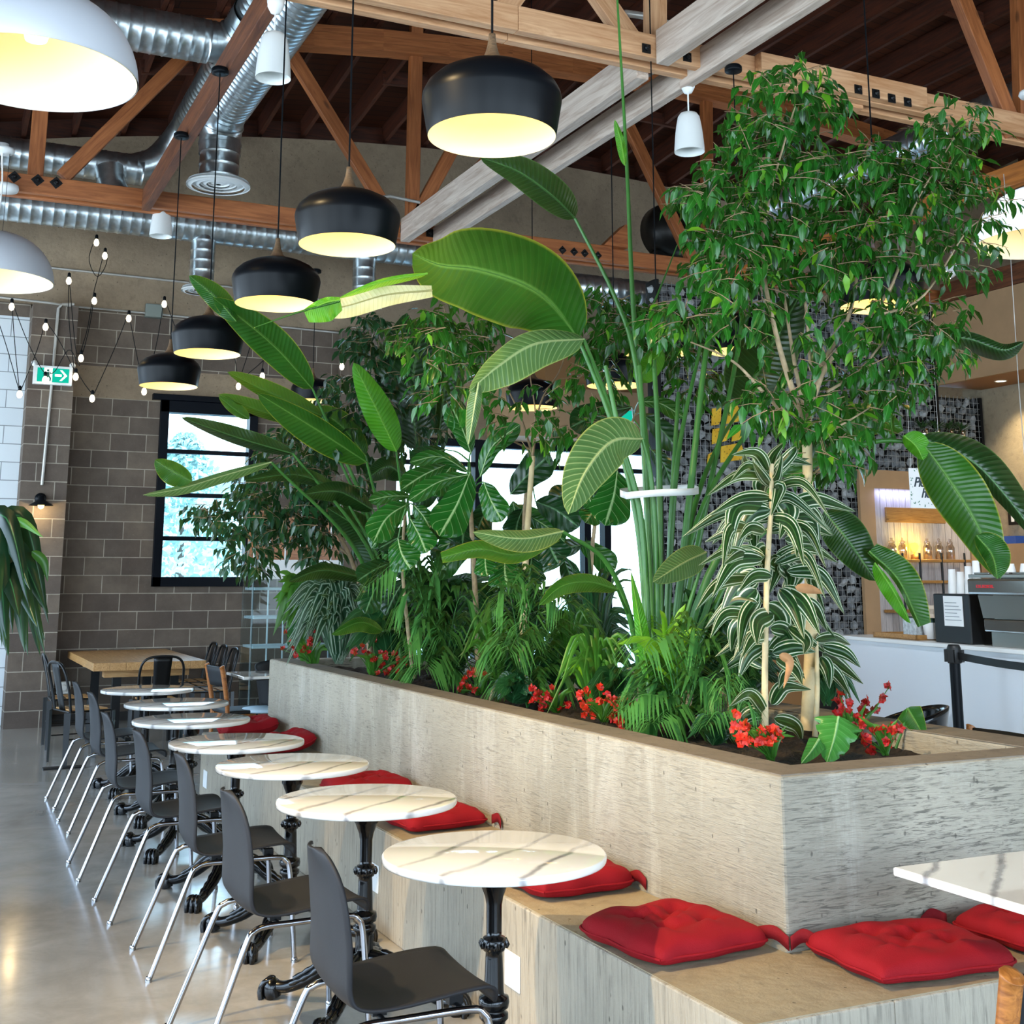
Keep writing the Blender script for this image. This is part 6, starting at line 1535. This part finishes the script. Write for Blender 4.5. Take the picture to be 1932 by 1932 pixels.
m = MB(); m.lathe([(.001, 0), (.08, 0), (.085, .12), (.075, .22), (.1, .27), (.085, .3), (.03, .29), (.001, .28)], c, 9, False); m.build('bag', plain('cream_paper', '#d8c7b3', .8, bump=.5, bscale=30), t)

# pick-up sign -----------------------------------------------------------------
YP = 9.4
p = onY(1715, 883, YP); q = onY(1784, 960, YP)
t = thing('pickup_sign', 'white hanging sign with dark script reading Pick up here', 'sign', ((p.x+q.x)/2, YP, (p.z+q.z)/2))
MB().box((p.x, YP, q.z), (q.x, YP+.01, p.z)).build('board', PAPER, t)
INK = plain('sign_ink', '#39454c', .6)
def text(s, x, z, size, parent, mat, y):
    c = bpy.data.curves.new('lettering', 'FONT'); c.body = s; c.size = size; c.shear = .32; c.offset = size*.02; c.extrude = .0015; c.materials.append(mat)
    c.space_character = .86
    o = bpy.data.objects.new('lettering', c); COL.objects.link(o); bpy.context.view_layer.update()
    me = bpy.data.meshes.new_from_object(o.evaluated_get(bpy.context.evaluated_depsgraph_get())); bpy.data.objects.remove(o)
    o = bpy.data.objects.new('lettering', me); COL.objects.link(o); o.parent = parent
    o.location = Vector((x, y, z))-parent.location; o.rotation_euler = (PI/2, 0, 0); return o
wd = q.x-p.x; ht = p.z-q.z
text('Pick up', p.x+wd*.10, q.z+ht*.54, ht*.34, t, INK, YP-.003); text('here', p.x+wd*.30, q.z+ht*.27, ht*.34, t, INK, YP-.003)
m = MB(); q3 = random.Random(8)
for k in range(34):
    side = k % 3
    if side == 0: x, z = p.x+wd*q3.uniform(.03, .97), q.z+ht*q3.uniform(.03, .17)
    elif side == 1: x, z = p.x+wd*q3.uniform(.02, .08), q.z+ht*q3.uniform(.1, .95)
    else: x, z = p.x+wd*q3.uniform(.05, .97), q.z+ht*q3.uniform(.9, .98)
    a = q3.uniform(0, 6.28); d = Vector((math.cos(a), 0, math.sin(a))); n = Vector((-d.z, 0, d.x)); c = Vector((x, YP-.002, z)); s = q3.uniform(.008, .016)
    m.add([c-d*s, c-n*s*.5, c+d*s, c+n*s*.5], [(0, 1, 2, 3)])
m.build('leaf_motif', plain('print_green', '#5f8a76', .6), t)['kind'] = 'stuff'
for x, dx in ((p.x+.03, 0), (q.x-.03, 0)): MB().tube([(x, YP+.005, p.z), (x, YP+.005, 5.05)], .0025, 5).build('hanging_wire', CONDUIT, t)
p = onY(1917, 640, 7.6); tag(MB().tube([(p.x, 7.6, 1.9), (p.x-.01, 7.6, 3.2), (p.x+.01, 7.6, 4.4), (p.x, 7.6, 5.05)], .004, 6).build('hanging_wire', CONDUIT), 'pale wire hanging in front of the tan bar soffit', 'wire')

# barrier -----------------------------------------------------------------------
p = onZ(1799, 1216, 1.03); b0 = Vector((p.x, p.y, 0))
t = thing('queue_post', 'black retractable belt post in front of the white bar', 'barrier post', b0)
MB().lathe([(.001, 0), (.17, 0), (.17, .012), (.05, .03), (.045, .035)], b0, 36).build('base', PLASTIC, t)
MB().lathe([(.043, .03), (.043, .9)], b0, 24).build('post', BLACK, t)
m = MB(); m.lathe([(.052, .88), (.055, .885), (.055, 1.0), (.048, 1.02), (.04, 1.03), (.001, 1.03)], b0, 24)
for a in range(4): m.box((-.025, .045, .89), (.025, .075, .99), Matrix.Translation(b0) @ Matrix.Rotation(a*PI/2+.4, 4, 'Z'))
m.build('head', PLASTIC, t)
e = onZ(2080, 1268, .93); d = (e-p); d.z = 0
m = MB(); vs = []
for k in range(13):
    f = k/12; c = Vector((p.x, p.y, .945)).lerp(Vector((e.x, e.y, .935)), f); c.z -= .03*math.sin(PI*f); vs += [c+Vector((0, 0, -.03)), c+Vector((0, 0, .03))]
m.add(vs, [(2*i, 2*i+1, 2*i+3, 2*i+2) for i in range(12)]); m.build('belt', PLASTIC, t, solid=.003)

# entrance bulkhead ---------------------------------------------------------------
a = onY(960, 822, 14.3); b = onY(1182, 740, 14.3); c = onY(1030, 662, 14.3)
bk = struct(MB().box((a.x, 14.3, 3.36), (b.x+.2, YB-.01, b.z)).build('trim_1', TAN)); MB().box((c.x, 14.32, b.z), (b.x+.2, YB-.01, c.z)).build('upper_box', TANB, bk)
p = onY(1175, 785, 14.25)
t = thing('exit_sign', 'green and white exit sign on the tan entrance soffit, behind the tall stems', 'sign', p)
MB().box((p.x-.17, 14.22, p.z-.09), (p.x+.17, 14.29, p.z+.09)).build('housing', WHITE, t); MB().box((p.x-.15, 14.215, p.z-.07), (p.x+.15, 14.22, p.z+.07)).build('green_panel', SGN, t)
# ================================================================ LIGHT
W = bpy.data.worlds.new('sky'); SC.world = W; W.use_nodes = True
nt = W.node_tree; nt.nodes.clear()
bg = nt.nodes.new('ShaderNodeBackground'); wo = nt.nodes.new('ShaderNodeOutputWorld')
tc = nt.nodes.new('ShaderNodeTexCoord'); sp = nt.nodes.new('ShaderNodeSeparateXYZ'); rp = nt.nodes.new('ShaderNodeValToRGB')
nt.links.new(tc.outputs['Generated'], sp.inputs[0]); nt.links.new(sp.outputs[2], rp.inputs[0])
rp.color_ramp.elements[0].position = .0; rp.color_ramp.elements[0].color = (.70, .86, 1.0, 1)
rp.color_ramp.elements[1].position = .6; rp.color_ramp.elements[1].color = (.45, .68, 1.0, 1)
nt.links.new(rp.outputs[0], bg.inputs[0]); nt.links.new(bg.outputs[0], wo.inputs[0])
bg.inputs[1].default_value = WORLD
vs = SC.view_settings
vs.view_transform = 'Standard'; vs.look = 'None'; vs.gamma = 1.0; vs.exposure = EXPOSURE; vs.use_curve_mapping = False
cy = SC.cycles
cy.use_denoising = True
try: cy.denoiser = 'OPENIMAGEDENOISE'
except Exception: pass
cy.max_bounces = 8; cy.diffuse_bounces = 4; cy.glossy_bounces = 4; cy.transmission_bounces = 6; cy.transparent_max_bounces = 12
cy.sample_clamp_indirect = 6; cy.caustics_reflective = False; cy.caustics_refractive = False
cy.use_adaptive_sampling = True

# unseen warm spots added to tint the bench and planter side
for loc, tgt, pw in (((-1.2, 3.55, 4.3), (2.4, 3.9, .5), SPOT_W), ((-.6, 4.9, 4.5), (2.4, 5.4, .5), SPOT_W*.5)):
    spot(Vector(loc), tgt, pw, 1.1, (1, .72, .36))
spot((5.0, 4.6, 5.0), (8.2, 8.3, .6), SPOT_C, 1.2, (.86, .93, 1))  # unseen cool spot added to brighten the counter front
